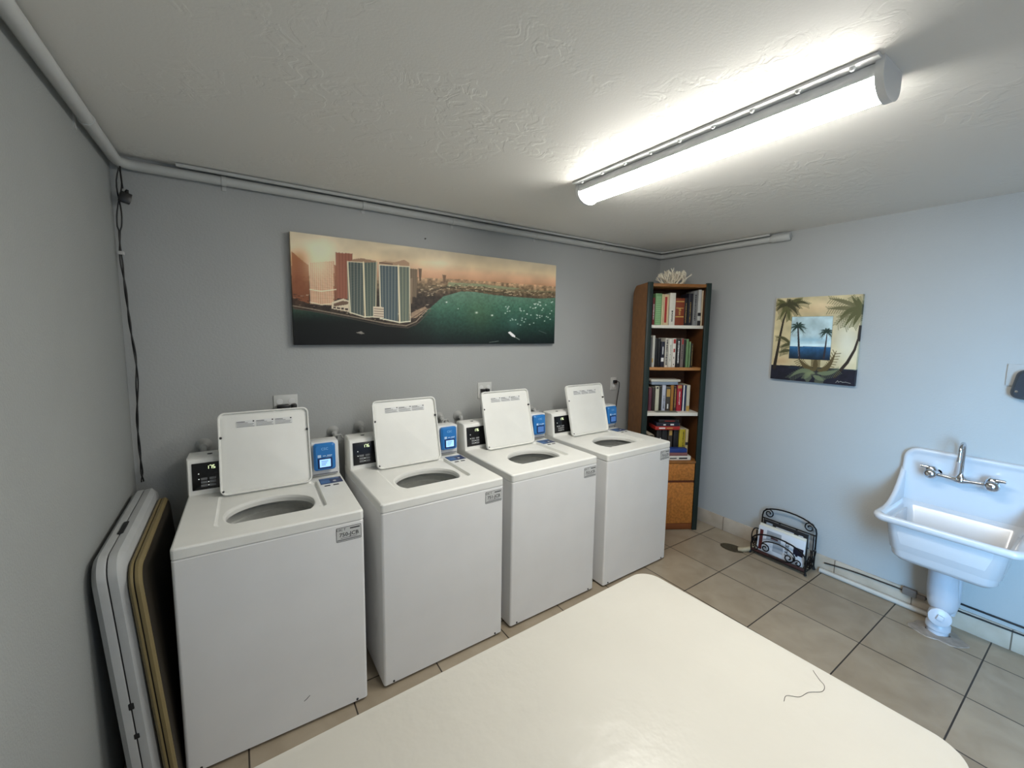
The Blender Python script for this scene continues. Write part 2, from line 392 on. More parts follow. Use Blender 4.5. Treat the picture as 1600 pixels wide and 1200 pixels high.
    tb.lathe([(0.182, HW-0.038), (0.196, HW-0.042), (0.200, HW-0.050), (0.190, HW-0.056), (0.186, HW-0.072), (0.194, HW-0.076)], (cx_, cy_, 0), seg=48, cap=False)
    tbo = tb.build('tub_ring', tubm, t)
    tb = MB(); tb.lathe([(0.194, HW-0.076), (0.198, HW-0.10), (0.190, HW-0.104), (0.196, HW-0.135), (0.205, HW-0.14), (0.205, HW-0.36), (0.02, HW-0.38)], (cx_, cy_, 0), seg=48, cap=False)
    tb.build('wash_basket', tubd, t)
    ag = MB(); ag.lathe([(0.0, HW-0.13), (0.03, HW-0.135), (0.04, HW-0.16), (0.045, HW-0.3), (0.10, HW-0.36), (0.16, HW-0.385)], (cx_, cy_, 0), seg=24, cap=False)
    for k in range(4):
        a = k*PI/2+i*0.7; ag.box(0.03, 0.11, -0.008, 0.008, HW-0.37, HW-0.19, 0.004, mtx=Matrix.Translation((cx_, cy_, 0)) @ Matrix.Rotation(a, 4, 'Z'))
    ag.build('agitator', tubm, t)
    # lid, hinged at y .462, leaning back
    lx0, lx1, L = 0.1245, 0.508, 0.382; y_h = 0.462; phi = angle
    lid = thing_child('lid', t, (0, y_h, HW+0.001), (-phi, 0, 0))
    # local: x across, z up along lid, y thickness (front = -y)
    def lr(ins, yy, r=0.028):
        o_ = rrect(lx0+ins, lx1-ins, 0.0+ins, L-ins, max(r-ins*0.7, 0.004))
        return [(px, yy, pz_) for px, pz_ in o_]
    lb = MB()
    lb.loft([lr(0.004, 0.02), lr(0.0, 0.017), lr(0.0, -0.001), lr(0.0015, -0.003), lr(0.0055, -0.003), lr(0.007, -0.001), lr(0.009, 0.010), lr(0.0145, 0.008), lr(0.02, 0.0065)], cap=True)
    lidm = lb.build('lid', enamel_top, t, loc=(0, y_h, HW+0.003), rot=(-phi, 0, 0)); bpy.data.objects.remove(lid)
    for sx, hz, rr_ in ((lx0+0.010, 0.265, 0.0058), (lx1-0.010, 0.268, 0.0058), (lx0+0.012, 0.018, 0.0048)):
        MB().lathe([(rr_, 0.012), (rr_, -0.001), (rr_*0.6, -0.006), (0, -0.0065)], (sx, 0.0, hz), 'y', 12).build('bumper', blackm, lidm)
    # instruction labels
    for k in range(3):
        il = MB(); xa = lx0+0.072+k*0.080
        il.box(xa, xa+0.078, 0.0052, 0.0063, 0.307, 0.338, m=0)
        for q in range(5):
            wdt = (0.034, 0.046, 0.07, 0.066, 0.072)[q]; z_ = 0.3335-q*0.0058
            il.box(xa+0.002, xa+0.002+wdt, 0.0046, 0.0053, z_-0.0022 if q else z_-0.0028, z_, m=1 if q in (0,) else 2)
        il.box(xa+0.068, xa+0.074, 0.0046, 0.0053, 0.330, 0.336, m=1)
        il.build('instruction_label', [wht, ink, ink_l], lidm, smooth=False)
    # control console
    cs = MB()
    prof = [(0.545, HW), (0.562, HW+0.158), (0.566, HW+0.166), (0.575, HW+0.171), (0.655, HW+0.176), (0.668, HW+0.171), (0.672, HW+0.16), (0.672, HW)]
    xs = [(-0.001, 0.010), (0.004, 0.0), (w-0.006, 0.0), (w-0.001, 0.010)]
    cen = (0.61, HW+0.08)
    rings = []
    for xx, ins in xs:
        rings.append([(xx, py+(0.006 if ins and py < 0.6 else (-0.006 if ins else 0)), min(pz_, HW+0.176-ins*0.8) if pz_ > HW+0.01 else pz_) for py, pz_ in prof])
    cs.loft(rings, cap=True); cso = cs.build('console', enamel_top, t)
    sl = math.atan2(0.017, 0.158)
    cp = MB(); mt = Matrix.Translation((0, 0.5475, HW+0.022)) @ Matrix.Rotation(-sl, 4, 'X')
    cp.box(0.018, 0.25, -0.004, 0.001, 0.0, 0.124, 0.001, mtx=mt)
    cpo = cp.build('control_panel', panelb, t)
    dg_ = MB(); X = 0.073; hh, ww, th = 0.0145, 0.0072, 0.0021
    for ch in '175':
        segs = {'a': (0, ww, hh, hh+th), 'b': (ww, ww+th, hh/2, hh), 'c': (ww, ww+th, 0, hh/2), 'd': (0, ww, 0, th), 'f': (-th*0.2, th, hh/2, hh), 'g': (0, ww, hh/2-th/2, hh/2+th/2)}
        for s_ in SEG7[ch]:
            a_, b_, c_, e_ = segs[s_]; dg_.box(X+a_, X+b_, -0.0052, -0.0038, 0.094+c_, 0.094+e_, mtx=mt)
        X += 0.0122
    dg_.build('price_display', led, cpo, smooth=False)
    for r_ in range(3):
        for q in range(2):
            MB().box(0.050+q*0.033, 0.075+q*0.033, -0.0055, -0.003, 0.013+r_*0.0155, 0.024+r_*0.0155, 0.001, mtx=mt).build('button', btn, cpo)
    for lx_, lz_ in ((0.043, 0.075), (0.043, 0.050), (0.079, 0.034), (0.079, 0.019)):
        MB().box(lx_-0.002, lx_+0.002, -0.0052, -0.0035, lz_-0.002, lz_+0.002, mtx=mt).build('indicator_light', mat('indicator_white', (230, 235, 230), 0.4, emit=0.5), cpo, smooth=False)
    MB().lathe([(0.011, 0.0), (0.011, 0.0012), (0.0, 0.0012)], (0.085, 0.61, HW+0.1725), seg=14).build('console_lock', darkgap, t)
    # coin/card reader mount + reader
    rm = MB(); rm.box(0.512, 0.642, 0.520, 0.60, HW+0.006, HW+0.188, 0.006); rm.build('reader_mount', wht, t)
    MB().box(0.518, 0.636, 0.5175, 0.522, HW+0.012, HW+0.018, 0.0).build('mount_seam', ink_l, t)
    rd = MB(); mt2 = Matrix.Translation((0.571, 0.520, HW+0.115)) @ Matrix.Rotation(-0.06, 4, 'X')
    o1 = [(px, 0.0, pz_) for px, pz_ in rrect(-0.049, 0.049, -0.074, 0.066, 0.012)]
    o2 = [(px, -0.026, pz_) for px, pz_ in rrect(-0.052, 0.052, -0.072, 0.068, 0.014)]
    o3 = [(px, -0.036, pz_) for px, pz_ in rrect(-0.042, 0.042, -0.066, 0.058, 0.012)]
    rd.loft([[mt2 @ Vector(p_) for p_ in o] for o in (o1, o2, o3)], cap=True)
    rdo = rd.build('card_reader', blue, t, ang=25)
    MB().box(-0.034, 0.034, -0.040, -0.035, -0.060, -0.006, 0.003, mtx=mt2).build('screen_bezel', blue_d, rdo)
    s = MB(); s.box(-0.026, 0.026, -0.0415, -0.039, -0.053, -0.013, 0.001, mtx=mt2)
    for q in range(3): s.box(-0.018, 0.014-q*0.006, -0.0420, -0.0413, -0.024-q*0.009, -0.021-q*0.009, m=1, mtx=mt2)
    s.build('screen', [scr_dim if dim else scr, mat('screen_text', (90, 130, 190), 0.4)], rdo, smooth=False)
    lg = text_mb('CSC', 0.018, mt2 @ Vector((0.0, -0.0362, 0.040)), (1, 0, 0), mt2.to_3x3() @ Vector((0, 0, 1)))
    lg.build('reader_lettering', mat('reader_lettering', (140, 190, 235), 0.5), rdo, smooth=False)
    ic = MB(); ic.box(-0.01, 0.004, -0.0368, -0.0355, 0.002, 0.006, mtx=mt2); ic.box(0.010, 0.034, -0.0368, -0.0355, 0.003, 0.007, mtx=mt2); ic.box(0.006, 0.03, -0.0368, -0.0355, -0.002, 0.0, mtx=mt2); ic.box(-0.034, -0.018, -0.0368, -0.0355, -0.003, 0.011, mtx=mt2)
    ic.build('reader_icons', mat('reader_icons', (190, 215, 240), 0.5), rdo, smooth=False)
    # info card on the deck
    ca = MB(); ca.box(0.537, 0.641, 0.400, 0.484, HW, HW+0.0012, m=0); ca.box(0.54, 0.583, 0.408, 0.455, HW+0.0010, HW+0.0016, m=1); ca.box(0.54, 0.63, 0.462, 0.478, HW+0.0010, HW+0.0016, m=1)
    ca.lathe([(0.008, 0.001), (0.008, 0.0018), (0, 0.0018)], (0.605, 0.43, HW), seg=14, m=2)
    ca.build('info_card', [blue_d, mat('card_mid_blue', (84, 120, 168), 0.4), wht], t, smooth=False)
    for q in (0.550, 0.590): MB().box(q, q+0.026, 0.366, 0.378, HW, HW+0.001).build('deck_marking', ink, t, smooth=False)
    # front sticker
    st = MB(); st.prism(rrect(0.539, 0.640, 0.773, 0.836, 0.004, 3), -0.0008, 0.001, 'xz', m=1)
    st.prism(rrect(0.5408, 0.6382, 0.7750, 0.8342, 0.003, 3), -0.0013, -0.0006, 'xz', m=0)
    st.box(0.594, 0.634, -0.0017, -0.0012, 0.8235, 0.8285, m=2); st.box(0.543, 0.636, -0.0017, -0.0012, 0.7785, 0.7835, m=3); st.box(0.556, 0.622, -0.0017, -0.0012, 0.7875, 0.7900, m=3)
    text_mb('CSC T', 0.0135, (0.558, -0.0016, 0.8255), (1, 0, 0), (0, 0, 1), m=2, mb=st)
    text_mb(code, 0.0235, (0.5895, -0.0016, 0.8025), (1, 0, 0), (0, 0, 1), m=2, mb=st)
    st.build('number_sticker', [sticker_m, ink, ink, ink_l], t, smooth=False)
    if i == 0:
        MB().tube([(0.395, -0.0005, 0.118), (0.405, -0.001, 0.124), (0.417, -0.0005, 0.134)], 0.0011, 5).build('scratch', ink, t)
    return t
def thing_child(name, parent, loc, rot):
    o = bpy.data.objects.new(name+'_tmp', None); COL.objects.link(o); return o
WP = [(-3.6316, -0.8022, -0.021), (-2.9035, -0.8088, 0.0185), (-2.1941, -0.7921, 0.0158), (-1.4731, -0.8039, 0.013)]
WL = ['white top-loading washer with open lid and sticker 750-JCB, nearest the folded tables',
      'white top-loading washer with open lid and sticker 751-JCB, second from the folded tables',
      'white top-loading washer with open lid and sticker 752-JCB, third from the folded tables',
      'white top-loading washer with open lid and sticker 753-JCB, next to the bookcase']
for i in range(4): washer(i, *WP[i], '75%d-JCB' % i, WL[i], dim=i > 1)

# ------------------------------------------------------------------ valves behind washers
vm = mat('painted_valve', (168, 169, 167), 0.5, noise=0.05)
def valve(x, z, label, wheel=False):
    t = thing('water_valve', label, 'valve', (x, 0, z), 0, 'water valves on the back wall behind the washers')
    b = MB(); b.lathe([(0.034, 0.0), (0.034, -0.005), (0.024, -0.012), (0.016, -0.03), (0.016, -0.055), (0.0, -0.058)], (0, 0, 0), 'y', 18)
    b.tube(resample([(0, -0.05, 0.0), (0, -0.062, -0.02), (0, -0.062, -0.06), (0, -0.05, -0.13)], 4), 0.013, 10)
    b.build('valve_body', vm, t)
    if wheel:
        b = MB(); n = 24; b.tube([(0.026*math.cos(2*PI*k/n)*(1+0.1*math.cos(6*2*PI*k/n))+0.012, -0.085, 0.026*math.sin(2*PI*k/n)*(1+0.1*math.cos(6*2*PI*k/n))-0.03) for k in range(n)], 0.0055, 6, closed=True)
        b.box(-0.014, 0.038, -0.088, -0.082, -0.034, -0.026); b.box(0.008, 0.016, -0.088, -0.082, -0.056, -0.004); b.lathe([(0.008, -0.092), (0.008, -0.05)], (0.012, 0, -0.03), 'y', 10)
        b.build('hand_wheel', vm, t)
    return t
valve(-3.565, 1.068, 'painted wall valve peeking above the console of washer 750-JCB')
valve(-2.950, 1.062, 'painted wall valve with spoked wheel in the gap between washers 750 and 751', True)
valve(-2.800, 1.075, 'painted wall valve peeking above the console of washer 751-JCB')
valve(-2.275, 1.080, 'painted wall valve behind blue card reader of washer 751-JCB', True)
valve(-2.135, 1.075, 'painted wall valve behind left console end of washer 752-JCB')
valve(-1.50, 1.066, 'painted wall valve above blue card reader of washer 752-JCB', True)
valve(-0.78, 1.06, 'painted wall valve behind blue card reader of washer 753-JCB', True)

# ------------------------------------------------------------------ wall outlets
plate_m = mat('plate_white', (205, 206, 203), 0.4)
def outlet(x0, x1, z0, z1, label, plugs, cord=None, recept=True):
    xc, zc = (x0+x1)/2, (z0+z1)/2
    t = thing('wall_outlet', label, 'outlet', (xc, 0, zc)); hw, hh = (x1-x0)/2, (z1-z0)/2
    b = MB(); b.box(-hw, hw, -0.006, 0.0, -hh, hh, 0.002); b.build('cover_plate', plate_m, t)
    for q in ([-0.5*hw, 0.5*hw] if hw > 0.05 else [0]):
        for s_ in (-1, 1):
            MB().lathe([(0.016, -0.005), (0.016, -0.008), (0, -0.0082)], (q, 0, s_*0.021), 'y', 16).build('socket', wht, t)
    for (px, pz_, pw, ph) in plugs:
        p_ = thing('power_plug', 'black power plug on the ' + label.split(',')[0], 'plug', (xc+px, -0.006, zc+pz_))
        MB().box(-pw/2, pw/2, -0.034, 0.0, -ph/2, ph/2, 0.006).build('plug_body', blackm, p_)
        MB().tube(resample([(0, -0.03, 0), (-0.004, -0.045, -0.01), (-0.004, -0.03, -0.06), (0.004, -0.02, -0.14)], 4), 0.0035, 6).build('cord', blackp, p_)
    return t
outlet(-3.249, -3.131, 1.185, 1.300, 'white double outlet plate behind the raised lid of washer 750-JCB, black plugs in it', [])
for px, pw, lab in ((-3.205, 0.062, 'wide flat black plug adapter in outlet above lid of washer 750-JCB'), (-3.152, 0.026, 'small black plug in right side of outlet above lid of washer 750-JCB')):
    p_ = thing('power_plug', lab, 'plug', (px, -0.009, 1.232))
    MB().box(-pw/2, pw/2, -0.036, 0.0, -0.018, 0.018, 0.006).build('plug_body', blackm, p_)
    MB().tube(resample([(-pw/2+0.006, -0.03, 0), (-pw/2-0.02, -0.035, -0.012), (-pw/2-0.045, -0.02, -0.05), (-pw/2-0.05, -0.014, -0.15)] if pw > 0.04 else [(0, -0.03, 0), (0, -0.04, -0.03), (0, -0.02, -0.08), (0, -0.015, -0.15)], 4), 0.0035, 6).build('cord', blackp, p_)
outlet(-1.977, -1.862, 1.185, 1.298, 'white double outlet plate behind the raised lid of washer 752-JCB', [])
for px in (-1.945, -1.910):
    p_ = thing('power_plug', 'small black plug in outlet behind lid of washer 752-JCB, %s one' % ('left' if px < -1.93 else 'right'), 'plug', (px, -0.009, 1.240))
    MB().box(-0.013, 0.013, -0.034, 0.0, -0.014, 0.014, 0.005).build('plug_body', blackm, p_)
    MB().tube(resample([(0, -0.03, 0), (0, -0.04, -0.03), (0, -0.02, -0.08), (0, -0.015, -0.15)], 4), 0.0035, 6).build('cord', blackp, p_)
outlet(-0.618, -0.545, 1.155, 1.268, 'white single outlet plate on back wall beside the bookcase', [])
p_ = thing('power_plug', 'black plug with long cord hanging from outlet beside the bookcase', 'plug', (-0.583, -0.009, 1.232))
MB().box(-0.014, 0.014, -0.032, 0.0, -0.013, 0.013, 0.005).build('plug_body', blackm, p_)
MB().tube(resample([(0.008, -0.028, 0), (0.03, -0.036, -0.008), (0.036, -0.03, -0.06), (0.024, -0.02, -0.2), (0.012, -0.02, -0.36), (0.012, -0.02, -0.6)], 6), 0.0035, 6).build('cord', blackp, p_)
nl = MB().lathe([(0.004, 0.0), (0.004, -0.008), (0, -0.009)], (-2.365, 0, 2.251), 'y', 8).build('wall_nail', mat('nail', (60, 58, 54), 0.4, 0.5)); tag(nl, 'tiny dark nail in back wall above the city panorama', 'nail')

# blank plate and dark fitting on the right wall
bp_ = MB().box(-0.010, 0, -2.36, -2.232, 1.422, 1.536, 0.001).build('blank_wall_plate', wall_m); tag(bp_, 'blank wall-coloured cover plate on right wall above the sink', 'plate')
dh = thing('wall_handset', 'dark rounded fitting with chrome screw hung over the blank wall plate', 'fitting', (-0.006, -2.305, 1.44))
b = MB()
b.loft([[(xx, yy*k, zz*k2) for yy, zz in rrect(-0.045, 0.045, -0.085, 0.07, 0.035)] for xx, k, k2 in ((0.0, 0.9, 0.95), (-0.012, 1, 1), (-0.035, 0.95, 0.97), (-0.05, 0.7, 0.85))], cap=True)
b.build('body', mat('handset_dark', (44, 50, 58), 0.35, noise=0.1), dh, rot=(0.15, 0, 0))
MB().lathe([(0.006, 0.0), (0.006, -0.05), (0, -0.053)], (0, 0.028, -0.042), 'x', 12).build('screw', mat('chrome', (205, 208, 212), 0.12, 1.0), dh)

# ------------------------------------------------------------------ painted canvases (colour laid out per vertex)
def hom(src, dst):
    A = []; 
    for (x, y), (u, v) in zip(src, dst):
        A.append([x, y, 1, 0, 0, 0, -u*x, -u*y]); A.append([0, 0, 0, x, y, 1, -v*x, -v*y])
    h = np.linalg.solve(np.array(A, float), np.array(dst, float).ravel()); return np.append(h, 1).reshape(3, 3)
class Paint:
    def __init__(s, nx, ny, corners, seed=1):
        Hm = hom([(0, 0), (1, 0), (1, 1), (0, 1)], corners)
        U, V = np.meshgrid(np.linspace(0, 1, nx), np.linspace(0, 1, ny)); d = Hm[2, 0]*U+Hm[2, 1]*V+1
        s.X = (Hm[0, 0]*U+Hm[0, 1]*V+Hm[0, 2])/d; s.Y = (Hm[1, 0]*U+Hm[1, 1]*V+Hm[1, 2])/d
        s.U, s.V = U, V; s.C = np.zeros((ny, nx, 3)); s.r = np.random.RandomState(seed); s.nx, s.ny = nx, ny
    def blend(s, m, c):
        m = np.clip(m, 0, 1)[..., None]; s.C = s.C*(1-m)+np.array(c, float)*m
    def poly(s, pts, c, a=1.0):
        ins = np.zeros(s.X.shape, bool); n = len(pts); X, Y = s.X, s.Y
        for i in range(n):
            (x1, y1), (x2, y2) = pts[i], pts[(i+1) % n]
            if y1 == y2: continue
            cnd = ((y1 > Y) != (y2 > Y)) & (X < (x2-x1)*(Y-y1)/(y2-y1)+x1); ins ^= cnd
        s.blend(ins*a, c); return ins
    def line(s, pts, w, c, a=1.0):
        for i in range(len(pts)-1):
            w0 = w[i] if isinstance(w, (list, tuple)) else w; w1 = w[i+1] if isinstance(w, (list, tuple)) else w
            (x1, y1), (x2, y2) = pts[i], pts[i+1]; dx, dy = x2-x1, y2-y1; L = dx*dx+dy*dy+1e-9
            t = np.clip(((s.X-x1)*dx+(s.Y-y1)*dy)/L, 0, 1); D = np.hypot(s.X-x1-t*dx, s.Y-y1-t*dy)
            ww = (w0+(w1-w0)*t)/2; s.blend(np.clip((ww-D)/2.5+0.5, 0, 1)*a, c)
    def blob(s, x, y, rx, ry, c, a=1.0, p=2): s.blend(np.exp(-(((s.X-x)/rx)**2+((s.Y-y)/ry)**2)**(p/2))*a, c)
    def noise(s, sc, octv=3):
        out = np.zeros(s.X.shape); amp = 1
        for o in range(octv):
            g = s.r.rand(40, 80); fx = (s.X/sc*(2**o)) % 78; fy = (s.Y/sc*(2**o)) % 38
            ix, iy = fx.astype(int), fy.astype(int); tx, ty = fx-ix, fy-iy; tx = tx*tx*(3-2*tx); ty = ty*ty*(3-2*ty)
            out += amp*((g[iy, ix]*(1-tx)+g[iy, ix+1]*tx)*(1-ty)+(g[iy+1, ix]*(1-tx)+g[iy+1, ix+1]*tx)*ty); amp *= 0.5
        return out/ (2-0.5**(octv-1))
    def mesh(s, name, w, h, t, gain, parent=None, loc=(0, 0, 0), rot=(0, 0, 0), rough=0.5):
        nx, ny = s.nx, s.ny; C = np.clip(s.C, 0, 255)/255.0
        L = np.where(C <= 0.04045, C/12.92, ((C+0.055)/1.055)**2.4)*gain; g_ = L.mean(-1, keepdims=True); L = np.clip(g_+(L-g_)*0.85, 0, 0.95)
        # front grid (local: x right, z up, front at y=-t) plus a skirt to the wall
        co = np.stack([s.U*w, np.full(s.U.shape, -t), -s.V*h], -1).reshape(-1, 3)
        idx = np.arange(nx*ny).reshape(ny, nx)
        F = np.stack([idx[1:, :-1], idx[1:, 1:], idx[:-1, 1:], idx[:-1, :-1]], -1).reshape(-1, 4)
        border = np.concatenate([idx[0, :], idx[1:, -1], idx[-1, -2::-1], idx[-2:0:-1, 0]])
        bk = co[border].copy(); bk[:, 1] = 0; nb = len(border); b0 = nx*ny
        S = np.stack([border, b0+np.arange(nb), b0+(np.arange(nb)+1) % nb, np.roll(border, -1)], -1)
        verts = np.concatenate([co, bk]); faces = F.tolist()+S.tolist()+[list(range(b0, b0+nb))[::-1]]
        me = bpy.data.meshes.new(name); me.from_pydata(verts.tolist(), [], faces)
        at = me.color_attributes.new('paint', 'FLOAT_COLOR', 'POINT'); Lf = L.reshape(-1, 3); Lb = Lf[border]
        allc = np.concatenate([Lf, Lb]); allc = np.concatenate([allc, np.ones((len(allc), 1))], 1).astype(np.float32)
        at.data.foreach_set('color', allc.ravel())
        m = bpy.data.materials.new(name+'_paint'); m.use_nodes = True; nt = m.node_tree; b = nt.nodes['Principled BSDF']; b.inputs['Roughness'].default_value = rough
        b.inputs['Specular IOR Level'].default_value = 0.3
        a = nt.nodes.new('ShaderNodeAttribute'); a.attribute_name = 'paint'; nt.links.new(a.outputs['Color'], b.inputs['Base Color'])
        n = nt.nodes.new('ShaderNodeTexNoise'); n.inputs['Scale'].default_value = 350; tcn = nt.nodes.new('ShaderNodeTexCoord'); nt.links.new(tcn.outputs['Object'], n.inputs['Vector'])
        bp = nt.nodes.new('ShaderNodeBump'); bp.inputs['Strength'].default_value = 0.15; bp.inputs['Distance'].default_value = 0.001
        nt.links.new(n.outputs['Fac'], bp.inputs['Height']); nt.links.new(bp.outputs['Normal'], b.inputs['Normal'])
        me.materials.append(m); me.update()
        o = bpy.data.objects.new(name, me); COL.objects.link(o); o.location = loc; o.rotation_euler = rot
        if parent: o.parent = parent
        return o

def panorama():
    p = Paint(640, 212, [(77, 42), (1545, 228), (1535, 662), (103, 668)], 3); X, Y = p.X, p.Y
    def ramp(v, stops):
        xs = [s_[0] for s_ in stops]; return np.stack([np.interp(v, xs, [s_[1][k] for s_ in stops]) for k in range(3)], -1)
    # sky by height above the horizon line (which sags towards the right)
    hz = np.interp(X, [77, 700, 1000, 1545], [285, 292, 305, 345])
    top = np.interp(X, [77, 1545], [42, 228]); v = (Y-top)/(hz-top)
    p.C = ramp(v, [(0, (186, 170, 140)), (0.45, (206, 182, 142)), (0.75, (204, 160, 120)), (1.0, (186, 136, 98)), (1.3, (170, 126, 92))])
    n = p.noise(90); p.C *= (0.9+0.2*n)[..., None]
    p.blob(190, 160, 170, 110, (244, 230, 196), 0.85); p.blob(900, 215, 90, 30, (232, 214, 180), 0.6); p.blob(640, 130, 120, 20, (222, 204, 166), 0.5)
    p.blob(120, 200, 60, 50, (206, 140, 70), 0.7)
    # water
    shore = np.interp(X, [77, 100, 250, 450, 600, 700, 770, 840, 920, 1020, 1100, 1200, 1300, 1450, 1545], [430, 470, 488, 525, 556, 574, 562, 470, 400, 372, 376, 392, 402, 412, 408])
    wt = ramp(np.clip((Y-370)/290, 0, 1), [(0, (92, 128, 106)), (0.3, (58, 102, 82)), (0.6, (30, 66, 54)), (1.0, (8, 20, 20))])
    dk = np.clip((900-X)/250, 0, 1)*np.clip((Y-430)/120, 0, 1); wt = wt*(1-0.8*dk[..., None])
    rip = p.noise(9, 2); wt = wt*(0.85+0.3*rip)[..., None]
    land = ramp(np.clip((Y-hz)/110, 0, 1), [(0, (168, 132, 96)), (0.4, (112, 92, 66)), (1, (52, 42, 34))])
    ln = p.noise(14, 3); land = land*(0.55+0.9*ln)[..., None]
    m = (Y > hz)[..., None]; p.C = np.where(m, land, p.C)
    m = (Y > shore)[..., None]; p.C = np.where(m, wt, p.C)
    # far bay strips on the right
    p.poly([(950, 322), (1110, 330), (1350, 356), (1300, 362), (1100, 345), (940, 345)], (128, 140, 104), 0.8)
    p.poly([(1100, 350), (1540, 372), (1540, 382), (1100, 360)], (120, 112, 82), 0.7)
    p.line([(940, 350), (1120, 366), (1300, 386)], 6, (70, 66, 48), 0.8); p.line([(800, 375), (930, 352), (1000, 352)], 5, (60, 52, 38), 0.8)
    for k in range(200):
        x = p.r.uniform(780, 1530); yb = np.interp(x, [780, 1000, 1300, 1530], [395, 350, 385, 395])+p.r.uniform(-45, 12) * (0.5 if x > 950 else 1)
        p.poly([(x, yb), (x+p.r.uniform(4, 22), yb), (x+8, yb+p.r.uniform(3, 7)), (x, yb+4)], [(200, 176, 136), (90, 76, 52), (60, 54, 38), (170, 150, 120)][k % 4], 0.7)
    # left hazy hillside and street level
    p.poly([(85, 150), (130, 190), (180, 230), (185, 440), (95, 410)], (150, 82, 40), 0.75)
    p.blob(130, 300, 60, 130, (128, 66, 34), 0.6)
    for k in range(160):
        x = p.r.uniform(95, 840); yb = np.interp(x, [95, 300, 450, 700, 840], [425, 455, 490, 530, 470])+p.r.uniform(-45, 20)
        p.poly([(x, yb), (x+p.r.uniform(6, 24), yb+1), (x+8, yb+p.r.uniform(3, 8)), (x, yb+4)], [(150, 120, 96), (60, 44, 38), (34, 28, 26), (190, 170, 140)][k % 4], 0.7)
    p.line([(95, 452), (200, 470), (400, 508), (600, 548), (715, 562), (770, 540), (835, 470)], 5, (150, 134, 112), 0.9)
    p.line([(95, 466), (200, 482), (400, 520), (600, 562), (725, 574), (785, 545), (850, 478)], 4, (80, 70, 60), 0.9)
    def tower(x0, x1, yt0, yt1, yb0, yb1, c, stripe, n, sc, rows=0, rc=None, a=0.8):
        p.poly([(x0, yt0), (x1, yt1), (x1-4, yb1), (x0+6, yb0)], c)
        for k in range(n+1):
            f_ = k/n; xa = x0+(x1-x0)*f_; xb = x0+6+(x1-4-x0-6)*f_
            p.line([(xa, yt0+(yt1-yt0)*f_), (xb, yb0+(yb1-yb0)*f_)], stripe, sc, a)
        for k in range(rows):
            f_ = (k+0.5)/rows; p.line([(x0+6*f_, yt0+(yb0-yt0)*f_), (x1-4*f_, yt1+(yb1-yt1)*f_)], 1.6, rc, 0.45)
    # sunlit curved tower, far brown tower
    tower(330, 418, 158, 166, 410, 415, (146, 84, 60), 5, 5, (122, 66, 48), 30, (170, 110, 80))
    tower(186, 322, 215, 205, 440, 450, (196, 140, 104), 4, 13, (246, 214, 172), 24, (140, 84, 60))
    p.blob(235, 215, 70, 90, (238, 214, 172), 0.7); p.poly([(320, 225), (336, 235), (336, 420), (318, 420)], (150, 90, 62), 0.8)
    p.line([(188, 362), (250, 372), (330, 362)], 6, (236, 214, 180), 0.9); p.line([(190, 432), (250, 446), (318, 440)], 6, (226, 200, 166), 0.9)
    tower(733, 776, 246, 250, 400, 405, (118, 98, 74), 3, 4, (84, 70, 54)); tower(783, 800, 245, 247, 315, 315, (110, 84, 62), 2, 2, (80, 60, 46)); tower(916, 934, 280, 283, 320, 322, (120, 90, 66), 2, 2, (90, 70, 54)); tower(736, 752, 300, 300, 440, 440, (140, 118, 92), 2, 2, (100, 80, 62))
    # twin towers
    p.poly([(425, 195), (470, 190), (550, 205), (552, 215), (400, 212)], (150, 116, 86))
    tower(392, 484, 208, 214, 488, 512, (62, 74, 72), 6, 5, (120, 122, 108), 42, (120, 128, 118))
    tower(484, 554, 214, 212, 512, 510, (70, 84, 76), 5, 4, (128, 130, 110), 42, (134, 140, 122))
    p.line([(394, 208), (408, 490)], 7, (216, 204, 170)); p.line([(480, 212), (490, 514)], 9, (214, 200, 164)); p.line([(394, 208), (480, 213)], 4, (214, 196, 160)); p.line([(406, 488), (488, 514), (548, 512)], 6, (220, 208, 178)); p.line([(551, 212), (548, 470)], 4, (200, 186, 150))
    p.poly([(565, 212), (600, 205), (650, 212), (704, 198), (732, 215), (732, 236), (568, 226)], (164, 128, 96)); p.line([(568, 214), (640, 222)], 4, (70, 50, 40))
    tower(566, 672, 226, 232, 522, 540, (60, 76, 82), 6, 6, (114, 122, 118), 42, (122, 132, 128))
    tower(676, 734, 234, 236, 542, 536, (84, 96, 84), 5, 3, (140, 138, 114), 42, (136, 142, 122))
    p.line([(568, 226), (576, 524)], 6, (214, 204, 172)); p.line([(672, 230), (680, 544)], 9, (214, 200, 166)); p.line([(568, 226), (730, 236)], 5, (216, 200, 166)); p.line([(576, 522), (680, 544), (738, 538)], 6, (220, 210, 182)); p.line([(733, 236), (738, 540)], 5, (212, 200, 168))
    p.poly([(535, 456), (592, 460), (592, 520), (535, 516)], (206, 190, 164)); 
    for k in range(4): p.line([(540, 468+k*13), (590, 472+k*13)], 4, (120, 96, 84))
    p.poly([(305, 432), (370, 412), (402, 424), (402, 486), (308, 468)], (206, 190, 160)); p.poly([(318, 440), (368, 424), (398, 430), (396, 444), (318, 456)], (110, 84, 66))
    for k in range(4): p.poly([(314+k*22, 456+k*3), (330+k*22, 458+k*3), (330+k*22, 468+k*3), (314+k*22, 466+k*3)], (70, 52, 46))
    p.poly([(745, 490), (820, 455), (832, 470), (770, 520), (740, 520)], (170, 140, 110), 0.8); p.line([(742, 524), (826, 470)], 4, (90, 70, 58))
    # boats, lens glint
    for k in range(60):
        x, y = p.r.uniform(1260, 1525), p.r.uniform(430, 560); 
        if y < 455 and x < 1400: continue
        p.blob(x, y, 3.5, 2.5, (236, 240, 232), 0.9)
